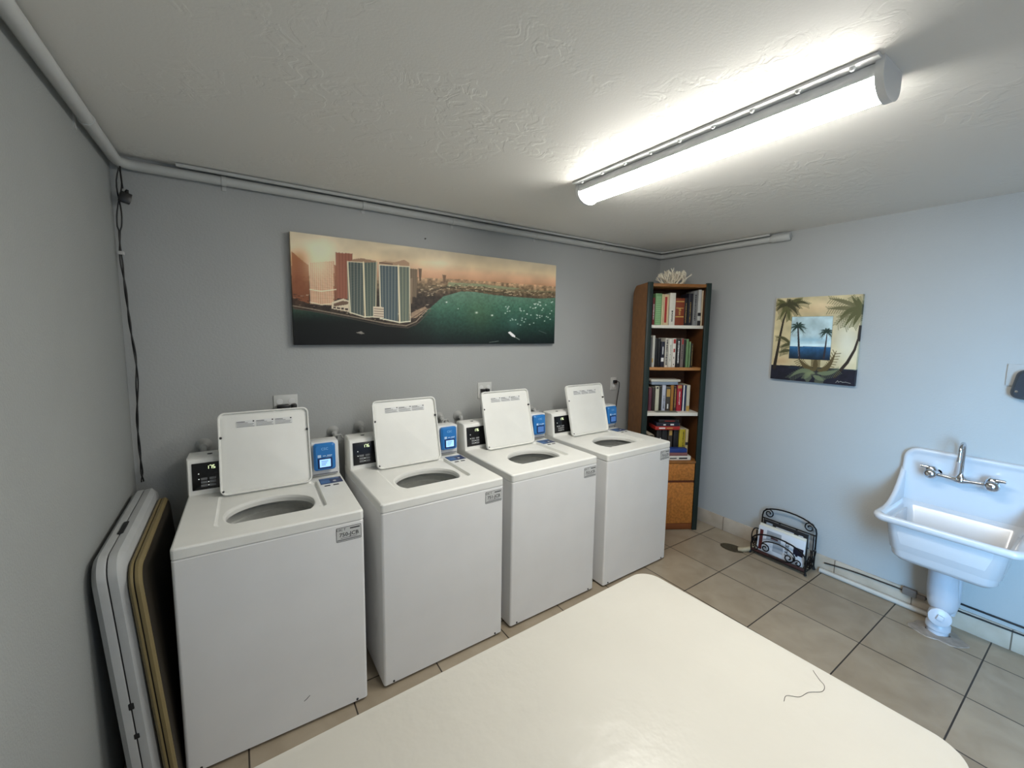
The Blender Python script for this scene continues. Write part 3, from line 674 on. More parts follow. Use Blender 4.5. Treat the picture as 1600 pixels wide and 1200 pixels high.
    for x, y, s_ in ((938, 432, 5), (1104, 490, 7), (1190, 505, 6), (1002, 468, 3), (1320, 530, 4)): p.blob(x, y, s_, s_*0.7, (240, 244, 236), 1)
    p.blob(1310, 550, 40, 40, (70, 120, 110), 0.35); p.blob(1120, 500, 80, 90, (80, 96, 56), 0.3)
    p.poly([(1278, 600), (1290, 594), (1318, 618), (1318, 628), (1300, 622)], (240, 238, 224)); p.line([(1318, 626), (1342, 640)], 3, (140, 150, 140)); p.poly([(440, 600), (470, 592), (486, 606), (470, 608)], (140, 134, 124), 0.9); p.line([(1175, 655), (1225, 648)], 3, (120, 130, 124), 0.8); p.line([(1450, 590), (1490, 606)], 3, (110, 120, 114), 0.6)
    # the 21 darkened margins of the print
    edge = np.clip(1-np.minimum(p.V*1.0, 1), 0, 1)
    return p.mesh('wall_canvas', 1.832, 0.606, 0.035, 1.45, loc=(-3.140, -0.001, 2.182))
o = panorama(); tag(o, 'wide frameless canvas print of bayside towers at sunset', 'picture')

def palms():
    p = Paint(230, 262, [(180, 165), (1070, 135), (965, 1100), (110, 1012)], 5); X, Y = p.X, p.Y
    n = p.noise(120); n2 = p.noise(40)
    base = np.array((186, 170, 124.)); p.C = base*(0.82+0.36*n)[..., None]
    p.blob(640, 250, 130, 70, (222, 196, 150), 0.7); p.blob(900, 640, 150, 260, (206, 204, 184), 0.85); p.blob(520, 300, 260, 50, (188, 148, 100), 0.35); p.blob(250, 700, 90, 120, (196, 172, 124), 0.6); p.blob(230, 830, 90, 40, (176, 136, 92), 0.6)
    # dark sea band
    sea = np.interp(X, [110, 400, 700, 1000], [868, 882, 905, 932]); m = (Y > sea)[..., None]
    dark = np.array((22, 22, 34.))*(0.8+0.5*n2)[..., None]; p.C = np.where(m, dark, p.C)
    p.line([(300, 900), (600, 912), (980, 930)], 10, (30, 66, 74), 0.5)
    def frond(x, y, x2, y2, bend, w, c, a=0.95, n=14):
        pts = []
        for k in range(n+1):
            t = k/n; px = x+(x2-x)*t; py = y+(y2-y)*t+bend*math.sin(PI*t); pts.append((px, py))
        ws = [w*max(0.12, math.sin(PI*min(1, 0.15+0.85*k/n))) for k in range(n+1)]
        p.line(pts, ws, c, a)
        for k in range(2, n, 1):
            (ax, ay), (bx, by) = pts[k], pts[k+1]; d = math.hypot(bx-ax, by-ay)+1e-6; nx_, ny_ = -(by-ay)/d, (bx-ax)/d
            for s_ in (-1, 1):
                q = w*0.9; p.line([(ax, ay), (ax+nx_*s_*q+(bx-ax)*1.4, ay+ny_*s_*q+(by-ay)*1.4+q*0.4)], w*0.16, c, a*0.8)
    ol = (84, 84, 44); od = (62, 60, 34)
    # left palm
    p.line([(296, 270), (250, 400), (215, 560), (190, 700), (150, 900)], [14, 18, 22, 26, 34], (40, 32, 24))
    for (x2, y2, bd) in ((185, 180, -10), (172, 250, -30), (180, 300, -36), (210, 390, -20), (310, 400, 10), (400, 350, -30), (520, 235, -36), (450, 175, -20), (320, 170, 0), (420, 280, -40)): frond(300, 250, x2, y2, bd, 34, ol if x2 % 20 else od)
    # right palm from the edge
    p.line([(1030, 470), (1015, 600), (975, 720), (900, 850), (770, 1000)], [16, 20, 26, 32, 34], (44, 34, 26))
    for (x2, y2, bd) in ((720, 175, -20), (700, 285, -12), (950, 150, 10), (790, 460, -60), (870, 485, -40), (1010, 160, 10), (960, 480, -20), (830, 380, -40)): frond(1060, 300, x2, y2, bd, 44, (104, 98, 62) if x2 < 800 else ol)
    # fronds at the left of the inset and below
    for (x1, y1, x2, y2, bd) in ((330, 660, 170, 580, -30), (330, 650, 215, 690, -10), (320, 720, 200, 745, -10)): frond(x1, y1, x2, y2, bd, 30, (74, 72, 40))
    for (x1, y1, x2, y2, bd) in ((560, 930, 400, 800, 30), (570, 930, 580, 800, 0), (600, 930, 790, 730, 70)): frond(x1, y1, x2, y2, bd, 50, (82, 68, 34))
    for (x1, y1, x2, y2, bd) in ((560, 960, 300, 1010, -50), (600, 960, 820, 920, 20), (560, 990, 660, 1040, 0), (520, 950, 460, 1020, 0)): frond(x1, y1, x2, y2, bd, 44, (96, 106, 76), 0.8)
    p.blob(520, 965, 60, 25, (120, 128, 84), 0.7)
    # inset scene
    ins = [(340, 362), (764, 362), (722, 828), (302, 802)]
    msk = np.zeros(X.shape, bool); save = p.C.copy()
    sky = np.array((168, 192, 196.))*(0.8+0.4*p.noise(70))[..., None]
    hz = np.interp(X, [300, 760], [672, 690]); sk2 = np.array((60, 118, 158.)); 
    p.C = sky; p.blob(520, 610, 200, 30, (120, 166, 186), 0.7); p.blob(520, 665, 260, 14, (196, 222, 230), 0.9); p.blob(560, 450, 150, 60, (140, 164, 166), 0.6)
    seaC = np.stack([np.interp((Y-hz)/130, [0, 0.3, 1], [22, 16, 10]), np.interp((Y-hz)/130, [0, 0.3, 1], [92, 74, 30]), np.interp((Y-hz)/130, [0, 0.3, 1], [134, 112, 48])], -1)*(0.8+0.4*n2)[..., None]
    p.C = np.where((Y > hz)[..., None], seaC, p.C)
    p.line([(400, 480), (404, 600), (410, 820)], [14, 18, 24], (44, 36, 40)); p.line([(698, 545), (684, 650), (662, 800)], [10, 14, 22], (44, 36, 40))
    p.line([(398, 680), (402, 780)], 4, (150, 150, 160), 0.8)
    for cx_, cy_, R in ((400, 475, 85), (694, 535, 72)):
        for a_ in (0, 35, 65, 100, 140, 180, 215, 320): 
            x2 = cx_+R*math.cos(math.radians(a_)); y2 = cy_-R*math.sin(math.radians(a_))*0.85+18; frond(cx_, cy_, x2, y2, -14, 15, (30, 52, 44), 1, 8)
    inner = p.C.copy(); p.C = save; ii = p.poly(ins, (0, 0, 0)); p.C = np.where(ii[..., None], inner, p.C)
    p.line(ins+[ins[0]], 3, (60, 56, 40), 0.6)
    p.line([(780, 1060), (800, 1040), (808, 1056), (830, 1048), (850, 1058), (880, 1056), (930, 1070)], 4, (190, 186, 170), 0.8)
    return p.mesh('wall_canvas', 0.518, 0.600, 0.03, 1.25, loc=(-0.001, -1.073, 1.941), rot=(0, 0, -PI/2))
o = palms(); tag(o, 'square-ish canvas of palm trees with a small blue seascape inset', 'picture')

# ------------------------------------------------------------------ bookcase (local frame: x right along the front, y to the back)
BX, BY, BR = -0.647, -0.396, -math.radians(30)
def bloc(x, y, z): 
    c_, s_ = math.cos(BR), math.sin(BR); return (BX+c_*x-s_*y, BY+s_*x+c_*y, z)
osb = mat('bookcase_board', (176, 112, 48), 0.5, noise=0.28, nscale=55)
wood = mat('bookcase_side_wood', (138, 90, 42), 0.45, noise=0.16, nscale=20)
wood_in = mat('bookcase_inner_wood', (96, 58, 28), 0.5, noise=0.15, nscale=15)
green = mat('dark_green_trim', (20, 37, 34), 0.45)
shw = mat('shelf_edge_white', (226, 224, 214), 0.4)
WB, DB, HB = 0.515, 0.345, 2.075
bc = thing('bookcase', 'tall narrow bookcase with dark green posts set across the corner', 'bookcase', (BX, BY, 0), BR)
def side_outline(): # yz outline with the rear top rounded
    pts = [(0.02, 0.0), (0.02, HB), (DB-0.09, HB)]
    for k in range(9): a = PI/2-k*PI/16; pts.append((DB-0.09+0.09*math.cos(a), HB-0.09+0.09*math.sin(a)))
    pts.append((DB, 0.0)); return pts
MB().prism(side_outline(), 0.0, 0.018, 'yz').build('side_panel', wood, bc, smooth=False)
MB().prism(side_outline(), WB-0.018, WB, 'yz').build('side_panel', wood_in, bc, smooth=False)
for xa in (-0.004, WB-0.038): MB().box(xa, xa+0.042, 0.0, 0.02, 0.0, HB+0.002, 0.002).build('front_post', green, bc)
MB().box(0.018, WB-0.018, DB-0.008, DB, 0.05, HB-0.02).build('back_panel', wood_in, bc)
MB().box(0.018, WB-0.018, 0.006, DB-0.008, HB-0.032, HB-0.008, 0.001).build('top_board', wood, bc)
MB().box(0.018, WB-0.018, 0.055, DB-0.008, 1.712, 1.737, 0.001, m=0).build('shelf', shw, bc)
MB().box(0.018, WB-0.018, 0.045, DB-0.008, 1.366, 1.389, 0.001).build('shelf', mat('shelf_light_wood', (176, 124, 72), 0.45, noise=0.1), bc)
MB().box(0.018, WB-0.018, 0.030, DB-0.008, 0.985, 1.011, 0.001).build('shelf', shw, bc)
MB().box(0.018, WB-0.018, 0.002, DB-0.008, 0.584, 0.604, 0.001).build('shelf', wood, bc)
dr = MB().box(0.042, WB-0.042, 0.004, 0.03, 0.437, 0.580, 0.002).build('drawer', osb, bc)
MB().box(0.042, WB-0.042, 0.012, 0.03, 0.416, 0.437).build('finger_groove', mat('groove_wood', (92, 44, 18), 0.5), bc)
MB().box(0.042, WB-0.042, 0.004, 0.03, 0.060, 0.416, 0.002).build('cabinet_door', osb, bc)
MB().box(0.038, WB-0.038, 0.008, 0.03, 0.004, 0.056, 0.002).build('plinth', mat('plinth_wood', (120, 66, 28), 0.5, noise=0.1), bc)

page = mat('book_pages', (214, 206, 186), 0.7)
def c255(c): return mat('cover_%d_%d_%d' % c, c, 0.5, noise=0.04, nscale=30)
def book(x0, x1, z0, h, y, col, label, group, marks=(), depth=0.15, lean=0, flat=False, band=None):
    t = MB(); wd = x1-x0
    bm = Matrix.Translation(bloc((x0+x1)/2, y, z0)) @ Matrix.Rotation(BR, 4, 'Z')
    if lean: bm = bm @ Matrix.Rotation(lean, 4, 'Y')
    g = 0.0012; hw = wd/2-g
    t.box(-hw, hw, 0, depth, 0, h, min(0.0018, hw*0.3))
    t.box(-hw+0.0022, hw-0.0022, 0.004, depth+0.0006, h-0.003, h+0.0003, m=1)
    for (za, zb, f0, f1, mi) in marks: t.box(-hw+2*hw*f0, -hw+2*hw*f1, -0.0006, 0.001, h*za, h*zb, m=mi)
    o = t.build('book', [c255(col), page, ink, wht, mat('mark_red', (160, 40, 36), 0.5), mat('mark_gold', (186, 150, 80), 0.5), mat('mark_green', (150, 196, 140), 0.5)])
    o.matrix_world = bm; tag(o, label, 'book', group); return o
def title(mi, f0=0.3, f1=0.7, a=0.2, b=0.75, n=7, seed=0):
    r_ = random.Random(seed); out = []; z = a
    while z < b:
        l = r_.uniform(0.02, 0.05); out.append((z, z+l, f0+r_.uniform(0, 0.08), f1-r_.uniform(0, 0.08), mi)); z += l+0.015
    return out
G1, G2, G3, G4 = 'books on the top shelf', 'books on the second shelf', 'books on the third shelf', 'books on the lowest open shelf'
S = 1.737; yb_ = 0.07
book(0.067, 0.087, S, 0.222, yb_, (110, 34, 36), 'thin dark red book at the left end of top shelf', G1, title(3, seed=1))
st = [(0.03+k*0.06, 0.055+k*0.06, 0.12, 0.88, 6) for k in range(15)]
book(0.088, 0.143, S, 0.257, yb_, (112, 152, 106), 'thick green book with pale diagonal stripes on top shelf', G1, st)
book(0.144, 0.158, S, 0.252, yb_, (212, 204, 160), 'thin pale cream book beside the striped green book', G1)
book(0.159, 0.203, S, 0.250, yb_, (206, 186, 148), 'cream book with a broad rusty red spine panel on top shelf', G1, [(0.08, 0.92, 0.2, 0.65, 4)])
book(0.205, 0.255, S, 0.262, yb_-0.01, (214, 212, 200), 'white book with black lettering low on its spine', G1, title(2, 0.35, 0.65, 0.12, 0.45, seed=4))
book(0.257, 0.337, S, 0.221, yb_, (124, 52, 24), 'very thick reddish brown leather book on top shelf', G1, [(0.86, 0.9, 0.05, 0.95, 5), (0.3, 0.34, 0.05, 0.95, 5), (0.62, 0.65, 0.1, 0.9, 5)]+title(5, 0.35, 0.65, 0.38, 0.6, seed=5))
book(0.340, 0.371, S, 0.225, yb_+0.01, (24, 24, 26), 'short black book right of the thick leather book', G1, title(5, 0.35, 0.6, 0.1, 0.8, seed=6))
book(0.372, 0.410, S, 0.262, yb_+0.01, (26, 27, 38), 'tall blue-black book on top shelf beside the grey one', G1, title(5, 0.4, 0.6, 0.1, 0.7, seed=7))
book(0.411, 0.445, S, 0.281, yb_, (128, 130, 130), 'tall grey book with dark title on top shelf', G1, title(2, 0.3, 0.65, 0.15, 0.9, seed=8))
book(0.450, 0.478, S, 0.294, yb_, (196, 197, 192), 'tallest white book crossed by a black band', G1, [(0.27, 0.36, 0.0, 1.0, 2), (0.0, 0.14, 0, 1, 2)])
book(0.480, 0.493, S, 0.287, yb_, (206, 190, 160), 'thin cream book at the right end of top shelf', G1)
S = 1.389
book(0.066, 0.081, S, 0.247, yb_, (88, 88, 88), 'thin dark grey book at the left end of second shelf', G2)
book(0.082, 0.105, S, 0.262, yb_, (190, 190, 182), 'tall plain off-white book near left end of second shelf', G2, [(0.15, 0.28, 0.0, 0.4, 5)])
book(0.107, 0.130, S, 0.240, yb_, (20, 20, 22), 'plain black book right of the tall off-white book', G2)
book(0.131, 0.153, S, 0.236, yb_, (18, 18, 22), 'plain black book left of the navy book with white emblem', G2)
book(0.156, 0.187, S, 0.213, yb_, (26, 28, 46), 'navy book with a white patch low on its spine', G2, [(0.22, 0.37, 0.1, 0.85, 3), (0.5, 0.8, 0.4, 0.65, 3)])
book(0.191, 0.221, S, 0.242, yb_, (204, 200, 190), 'white book with dense black title, leftmost of three white books', G2, title(2, 0.22, 0.78, 0.08, 0.95, seed=12))
book(0.222, 0.251, S, 0.236, yb_, (216, 216, 206), 'white book with sparse grey title, middle of three white books', G2, title(2, 0.4, 0.62, 0.2, 0.8, seed=13))
book(0.253, 0.283, S, 0.241, yb_, (218, 214, 206), 'white book with red top and red spot, rightmost of three white books', G2, [(0.82, 0.97, 0.2, 0.9, 4), (0.52, 0.64, 0.3, 0.75, 4), (0.08, 0.12, 0.4, 0.65, 2), (0.3, 0.36, 0.4, 0.6, 2)])
book(0.289, 0.322, S, 0.233, yb_, (24, 24, 26), 'black book with pale lettering right of the white books', G2, title(3, 0.3, 0.7, 0.15, 0.9, seed=14))
book(0.324, 0.351, S, 0.241, yb_, (118, 108, 104), 'grey book with reddish title block on second shelf', G2, [(0.8, 0.98, 0.3, 0.8, 4)]+title(2, 0.35, 0.65, 0.3, 0.75, seed=15))
book(0.352, 0.369, S, 0.231, yb_, (26, 24, 24), 'thin black book between the grey and sage green books', G2)
book(0.370, 0.391, S, 0.236, yb_, (104, 138, 94), 'sage green book on second shelf', G2)
book(0.398, 0.413, S, 0.215, yb_, (116, 148, 104), 'thinner, shorter sage green book on second shelf', G2, [(0, 1, 0.65, 1, 2)])
book(0.416, 0.431, S, 0.199, yb_, (50, 46, 34), 'short dark olive book at the right end of second shelf', G2, title(5, 0.35, 0.6, 0.1, 0.9, seed=16))
S = 1.011; y3 = 0.11
book(0.087, 0.114, S, 0.200, y3, (98, 50, 66), 'maroon book at the left end of third shelf', G3)
book(0.117, 0.143, S, 0.203, y3, (44, 36, 34), 'dark brown book second from left on third shelf', G3)
book(0.145, 0.178, S, 0.212, y3, (198, 198, 178), 'cream white book near left of third shelf', G3, [(0.9, 0.97, 0.2, 0.7, 2)])
book(0.180, 0.201, S, 0.210, y3, (34, 34, 28), 'thin black book between the cream and bluish white books', G3)
book(0.202, 0.235, S, 0.223, y3, (186, 192, 208), 'bluish white book with dark title on third shelf', G3, title(2, 0.4, 0.7, 0.1, 0.6, seed=22))
book(0.238, 0.277, S, 0.205, y3, (70, 66, 62), 'dark book with a pale picture at the top of its spine', G3, [(0.6, 0.92, 0.1, 0.9, 5), (0.1, 0.3, 0.3, 0.6, 3)])
book(0.279, 0.304, S, 0.222, y3, (160, 112, 48), 'golden brown book on third shelf', G3)
book(0.306, 0.330, S, 0.212, y3, (60, 38, 38), 'dark book with pinkish title left of the red book', G3, title(5, 0.3, 0.75, 0.15, 0.9, seed=23))
book(0.333, 0.377, S, 0.222, y3, (166, 34, 52), 'thick bright red book on third shelf', G3, title(3, 0.4, 0.65, 0.25, 0.75, seed=24)+[(0.88, 0.98, 0.1, 0.9, 5)])
book(0.385, 0.415, S, 0.222, y3, (38, 54, 88), 'navy book with a pale blue left edge on third shelf', G3, [(0.0, 1.0, 0.0, 0.4, 3)])
book(0.419, 0.447, S, 0.224, y3, (196, 194, 178), 'cream book at the right end of third shelf', G3, [(0.0, 0.2, 0, 1, 5)])
def flatbook(x0, x1, z0, z1, y, depth, col, label, group, marks=(), rz=0.0):
    t = MB(); t.box(x0, x1, 0, depth, 0, z1-z0, min(0.003, (z1-z0)*0.2)); t.box(x0+0.003, x1+0.0006, 0.003, depth-0.003, 0.002, z1-z0-0.002, m=1)
    for (fa, fb, za, zb, mi) in marks: t.box(x0+(x1-x0)*fa, x0+(x1-x0)*fb, -0.0006, 0.001, (z1-z0)*za, (z1-z0)*zb, m=mi)
    o = t.build('book', [c255(col), page, ink, wht, mat('mark_red', (160, 40, 36), 0.5), mat('mark_gold', (186, 150, 80), 0.5)])
    o.matrix_world = Matrix.Translation(bloc(0, y, z0)) @ Matrix.Rotation(BR+rz, 4, 'Z'); return tag(o, label, 'book', group)
flatbook(0.105, 0.335, 1.2365, 1.262, 0.105, 0.14, (136, 152, 172), 'blue-grey book lying flat on the standing third shelf books', G3)
flatbook(0.098, 0.352, 1.2625, 1.282, 0.100, 0.15, (206, 206, 196), 'white book lying flat on top of the blue-grey flat book', G3)
mg = MB(); mg.box(0.135, 0.315, 0.0, 0.055, 0, 0.006, 0.001); o = mg.build('magazine', c255((120, 122, 112))); o.matrix_world = Matrix.Translation(bloc(0, 0.042, 1.0112)) @ Matrix.Rotation(BR, 4, 'Z'); tag(o, 'thin grey magazine lying on third shelf in front of the books', 'magazine')
S = 0.604
book(0.10, 0.15, S, 0.2, 0.1, (120, 108, 84), 'tan and dark mottled book at left of lowest open shelf', G4, title(2, 0.1, 0.9, 0.5, 0.98, seed=30))
book(0.168, 0.213, S, 0.245, 0.1, (28, 24, 26), 'black book at left of lowest open shelf with small white mark', G4, [(0.6, 0.72, 0.7, 0.9, 3)])
book(0.216, 0.262, S, 0.243, 0.1, (22, 22, 24), 'black book second from left under the red flat book', G4)
book(0.271, 0.309, S, 0.246, 0.1, (56, 48, 40), 'dark brown book with tan top under the red flat book', G4, [(0.8, 0.98, 0.2, 0.9, 5)])
book(0.318, 0.364, S, 0.244, 0.1, (24, 22, 24), 'black book left of the yellow book', G4)
book(0.368, 0.421, S, 0.249, 0.1, (176, 158, 38), 'yellow book standing on lowest open shelf', G4, title(2, 0.6, 0.8, 0.1, 0.9, seed=31))
book(0.426, 0.450, S, 0.249, 0.1, (190, 172, 130), 'cream book at the right end of lowest open shelf', G4, [(0.45, 0.55, 0, 1, 2)])
flatbook(0.24, 0.446, 0.6045, 0.640, 0.030, 0.065, (214, 210, 200), 'white book lying flat at the bottom of the lowest shelf stack', G4, [(0.12, 0.4, 0.35, 0.6, 2), (0.5, 0.85, 0.3, 0.65, 2)])
flatbook(0.24, 0.418, 0.6405, 0.667, 0.035, 0.06, (128, 84, 84), 'mauve brown book lying flat between the white and blue books', G4)
flatbook(0.24, 0.414, 0.6675, 0.702, 0.037, 0.058, (30, 58, 128), 'blue book lying flat on top of the lowest shelf front stack', G4)
flatbook(0.142, 0.357, 0.856, 0.886, 0.070, 0.15, (172, 44, 38), 'red book with white title lying flat on the standing books', G4, [(0.15, 0.4, 0.3, 0.7, 3), (0.45, 0.7, 0.35, 0.65, 5)])
flatbook(0.15, 0.352, 0.8865, 0.918, 0.070, 0.15, (26, 30, 46), 'navy book lying flat on top of the red flat book', G4, [(0.3, 0.4, 0.3, 0.6, 3), (0.6, 0.75, 0.3, 0.7, 3)])
flatbook(0.17, 0.343, 0.9185, 0.945, 0.072, 0.15, (24, 22, 26), 'black book lying flat, topmost under the third shelf', G4, [(0.3, 0.8, 0.4, 0.6, 4)])

# coral
def coral():
    r_ = random.Random(3); m = MB()
    def br(p, d, L, r, lev):
        p2 = p+d*L; m.tube([p, p+d*L*0.5+Vector((r_.uniform(-1, 1), r_.uniform(-1, 1), r_.uniform(-1, 1)))*L*0.08, p2], [r, r*0.85, r*0.72], 6)
        if lev == 0: return
        for _ in range(2 if lev > 1 else r_.choice((2, 3))):
            nd = (d+Vector((r_.uniform(-0.75, 0.75), r_.uniform(-0.75, 0.75), r_.uniform(-0.2, 0.6)))).normalized(); br(p2, nd, L*r_.uniform(0.7, 0.95), r*0.78, lev-1)
    for k in range(22):
        a = k*2.4; t_ = 0.15+1.0*(k/22)
        d = Vector((math.cos(a)*math.sin(t_)*1.25, math.sin(a)*math.sin(t_), math.cos(t_)*0.85)).normalized(); br(Vector((0.05*math.cos(a)*t_, 0.035*math.sin(a)*t_, 0.0)), d, 0.043, 0.0070, 3)
    m.lathe([(0.06, 0.0), (0.055, 0.008), (0.03, 0.014), (0.0, 0.016)], seg=14)
    zmin = min(v[2] for v in m.v); m.v = [(x, y, max(z, 0.001)) for x, y, z in m.v]
    return m.build('coral', mat('coral_white', (238, 231, 212), 0.7, noise=0.06, nscale=40), loc=bloc(0.265, 0.16, HB-0.0075), rot=(0, 0, BR))
tag(coral(), 'branching pale coral piece on top of the bookcase', 'coral')

# ------------------------------------------------------------------ folding table (foreground)
tabm = mat('table_top_plastic', (198, 195, 186), 0.32, noise=0.02, nscale=4, bump=0.6, bscale=17)
tb_ = thing('folding_table', 'large cream folding table in the foreground', 'table', (-2.83, -2.07, 0), math.radians(1.8))
TT = 0.74; hx, hy = 0.75, 0.447
def trr(ins, z, r=0.075): return [(px, py, z) for px, py in rrect(-hx+ins, hx-ins, -hy+ins, hy-ins, max(0.01, r-ins), 10)]
m_ = MB(); m_.loft([trr(0.012, TT-0.045), trr(0.002, TT-0.04), trr(0.0, TT-0.03), trr(0.0, TT-0.010), trr(0.003, TT-0.003), trr(0.010, TT)], cap=True)
m_.build('tabletop', tabm, tb_)
legm = mat('table_leg_steel', (110, 112, 115), 0.4, 0.6)
for sx in (-1, 1):
    for sy in (-1, 1):
        MB().tube([(sx*0.56, sy*0.34, 0.0), (sx*0.52, sy*0.34, TT-0.045)], 0.0125, 10).build('leg', legm, tb_)
    MB().tube([(sx*0.555, -0.34, 0.12), (sx*0.555, 0.34, 0.12)], 0.010, 8).tube([(sx*0.52, -0.36, TT-0.057), (sx*0.52, 0.36, TT-0.057)], 0.012, 8).build('cross_bar', legm, tb_)
hr = MB().tube(resample([(-2.107, -2.187, 0), (-2.128, -2.21, 0), (-2.140, -2.226, 0), (-2.167, -2.23, 0), (-2.199, -2.212, 0), (-2.235, -2.205, 0), (-2.259, -2.185, 0), (-2.283, -2.189, 0)], 5), 0.0006, 4).build('hair_strand', ink, loc=(0, 0, TT+0.0008))
tag(hr, 'thin dark hair strand curled on the cream table top', 'hair')

# ------------------------------------------------------------------ folded tables leaning at the left wall
def folded(name, x_top, x_bot, thick, ya, yb2, z_top, col, label, group, gaps, seam_frac=0.5, dark=False):
    # local: x thickness 0..thick, y depth, z up along the leaning slab; rotated about y
    ln = math.atan2(x_bot-x_top, z_top); L = z_top/math.cos(ln)
    t = thing(name, label, 'table', (x_bot, ya, 0.0), rot=(0, -ln, 0), group=group)
    W_ = yb2-ya; sh = 0.002
    def halfslab(x0, x1, outer):
        rings = []; cr = 0.016 if thick > 0.06 else 0.007
        for xx, ins in ((x0, 0.001 if outer != 'L' else cr), (x0+(0.004 if outer != 'L' else cr), 0.0), (x1-(0.004 if outer != 'R' else cr), 0.0), (x1, 0.001 if outer != 'R' else cr)):
            rings.append([(xx, py, pz_) for py, pz_ in rrect(ins, W_-ins, 0.004+ins, L-ins, 0.07, 8)])
        return rings
    s = thick*seam_frac
    MB().loft(halfslab(0, s-sh, 'L')).build('table_half', col, t)
    MB().loft(halfslab(s+sh, thick, 'R')).build('table_half', col, t)
    MB().loft([[(xx, py, pz_) for py, pz_ in rrect(0.006, W_-0.006, 0.012, L-0.006, 0.066, 8)] for xx in (s-sh-0.001, s+sh+0.001)]).build('seam', darkgap, t)
    for (gy0, gy1, gz0, gz1) in gaps:
        MB().box(s-0.007, s+0.009, gy0, gy1, gz0, gz1, 0.003).build('latch_gap' if gy1 < 0.05 else 'handle_gap', darkgap, t)
    if dark: MB().loft([[(xx, py, pz_) for py, pz_ in rrect(0.016, W_-0.016, 0.02, L-0.016, 0.056, 8)] for xx in (thick-0.003, thick+0.001)]).build('shade_panel', mat('table_painted_shade', (44, 38, 28), 0.6, noise=0.1), t)  # dark sheet paints in the shade of the gap beside the washer
    return t
fw = mat('folded_table_grey_white', (174, 176, 176), 0.45, noise=0.05, nscale=10)
ft = mat('folded_table_tan', (122, 108, 72), 0.55, noise=0.06, nscale=10)
LT = math.cos(0.07)
folded('folded_table', -3.823, -3.764, 0.080, -0.868, -0.095, 0.925, fw, 'thick off-white folded table leaning directly against the left wall', 'folded tables leaning by the left wall',
       [(0.22, 0.33, 0.921, 0.931), (-0.001, 0.004, 0.40, 0.425), (-0.001, 0.004, 0.29, 0.31)])
folded('folded_table', -3.736, -3.672, 0.034, -0.87, -0.13, 0.885, ft, 'thinner tan folded table with shade painted on its face, squeezed between the off-white one and a washer', 'folded tables leaning by the left wall', [], 0.45, True)

# ------------------------------------------------------------------ sink
porc = mat('porcelain', (200, 202, 206), 0.18, noise=0.015, coat=0.4)
chrome = mat('chrome', (205, 208, 212), 0.12, 1.0)
sk = thing('wall_sink', 'white porcelain wall-hung utility sink with tall back on right wall', 'sink', (0, -2.137, 0))
# local: x negative into the room, y along the wall; y+ is the left side in the photo
RZ = 0.690; HWD = 0.275
def sring(x0, x1, y, z, r=0.05): return [(px, py, z) for px, py in rrect(x0, x1, -y, y, r, 6)]
bs = MB()
bs.loft([sring(-0.448, -0.02, HWD-0.010, RZ-0.042, 0.04), sring(-0.462, -0.008, HWD+0.003, RZ-0.034, 0.05), sring(-0.466, -0.008, HWD+0.006, RZ-0.018, 0.05), sring(-0.462, -0.008, HWD+0.002, RZ-0.005, 0.05), sring(-0.45, -0.012, HWD-0.012, RZ, 0.045), sring(-0.438, -0.02, HWD-0.028, RZ-0.004, 0.04),
         sring(-0.425, -0.05, HWD-0.045, RZ-0.03, 0.04), sring(-0.41, -0.07, HWD-0.065, RZ-0.19, 0.05), sring(-0.38, -0.10, HWD-0.10, RZ-0.222, 0.06), sring(-0.28, -0.20, 0.03, RZ-0.228, 0.02)], cap=False)
bs.add(sring(-0.28, -0.20, 0.03, RZ-0.228, 0.02), [tuple(range(28))])
# outer bowl
bs.loft([sring(-0.448, -0.02, HWD-0.010, RZ-0.042, 0.04), sring(-0.425, -0.02, HWD-0.058, RZ-0.046, 0.05), sring(-0.422, -0.02, HWD-0.062, RZ-0.08, 0.05), sring(-0.405, -0.02, HWD-0.075, RZ-0.225, 0.05), sring(-0.385, -0.03, HWD-0.095, RZ-0.25, 0.05), sring(-0.34, -0.06, HWD-0.13, RZ-0.258, 0.05)], cap=False)
bs.add(sring(-0.34, -0.06, HWD-0.13, RZ-0.258, 0.05), [tuple(range(28))])
bs.build('basin', porc, sk, ang=60)
# tall back panel with flaring sides
def back_outline(ins=0.0):
    R_ = []
    half = [(HWD+0.006-ins, RZ-0.03), (HWD+0.006-ins, RZ+0.0), (HWD+0.004-ins, RZ+0.03), (HWD+0.0-ins, RZ+0.08), (HWD-0.004-ins, RZ+0.14), (HWD-0.008-ins, RZ+0.22)]
    for k in range(7): a = k*PI/12; half.append((HWD-0.078+(0.07-ins)*math.cos(a), 0.94+(0.07-ins)*math.sin(a)))
    R_ = half+[(-y_, z_) for y_, z_ in half[::-1]]
    return R_
bk = MB()
bk.loft([[(xx, y_, z_) for y_, z_ in back_outline(i_)] for xx, i_ in ((0.0, 0.0), (-0.026, 0.0), (-0.036, 0.006), (-0.036, 0.018), (-0.026, 0.030), (-0.022, 0.045))], cap=True)
bk.build('backsplash', porc, sk, ang=60)
# flaring end wings joining the back to the rim
for s_ in (1, -1):
    wg = MB(); rings = []
    for k in range(11):
        t_ = k/10; xx = -0.02-0.40*t_; top = RZ-0.002+0.20*(1-t_)**3.0 + 0.0
        yo = s_*(HWD-0.002+0.004*t_); yi = s_*(HWD-0.028+0.0*t_)
        rings.append([(xx, yo, RZ-0.025), (xx, yo, top-0.012), (xx, (yo*0.8+yi*0.2), top-0.003), (xx, (yo+yi)/2, top), (xx, yi*0.85+yo*0.15, top-0.004), (xx, yi, top-0.014), (xx, yi, RZ-0.025)])
    wg.loft(rings, cap=True); wg.build('end_wing', porc, sk, ang=60)
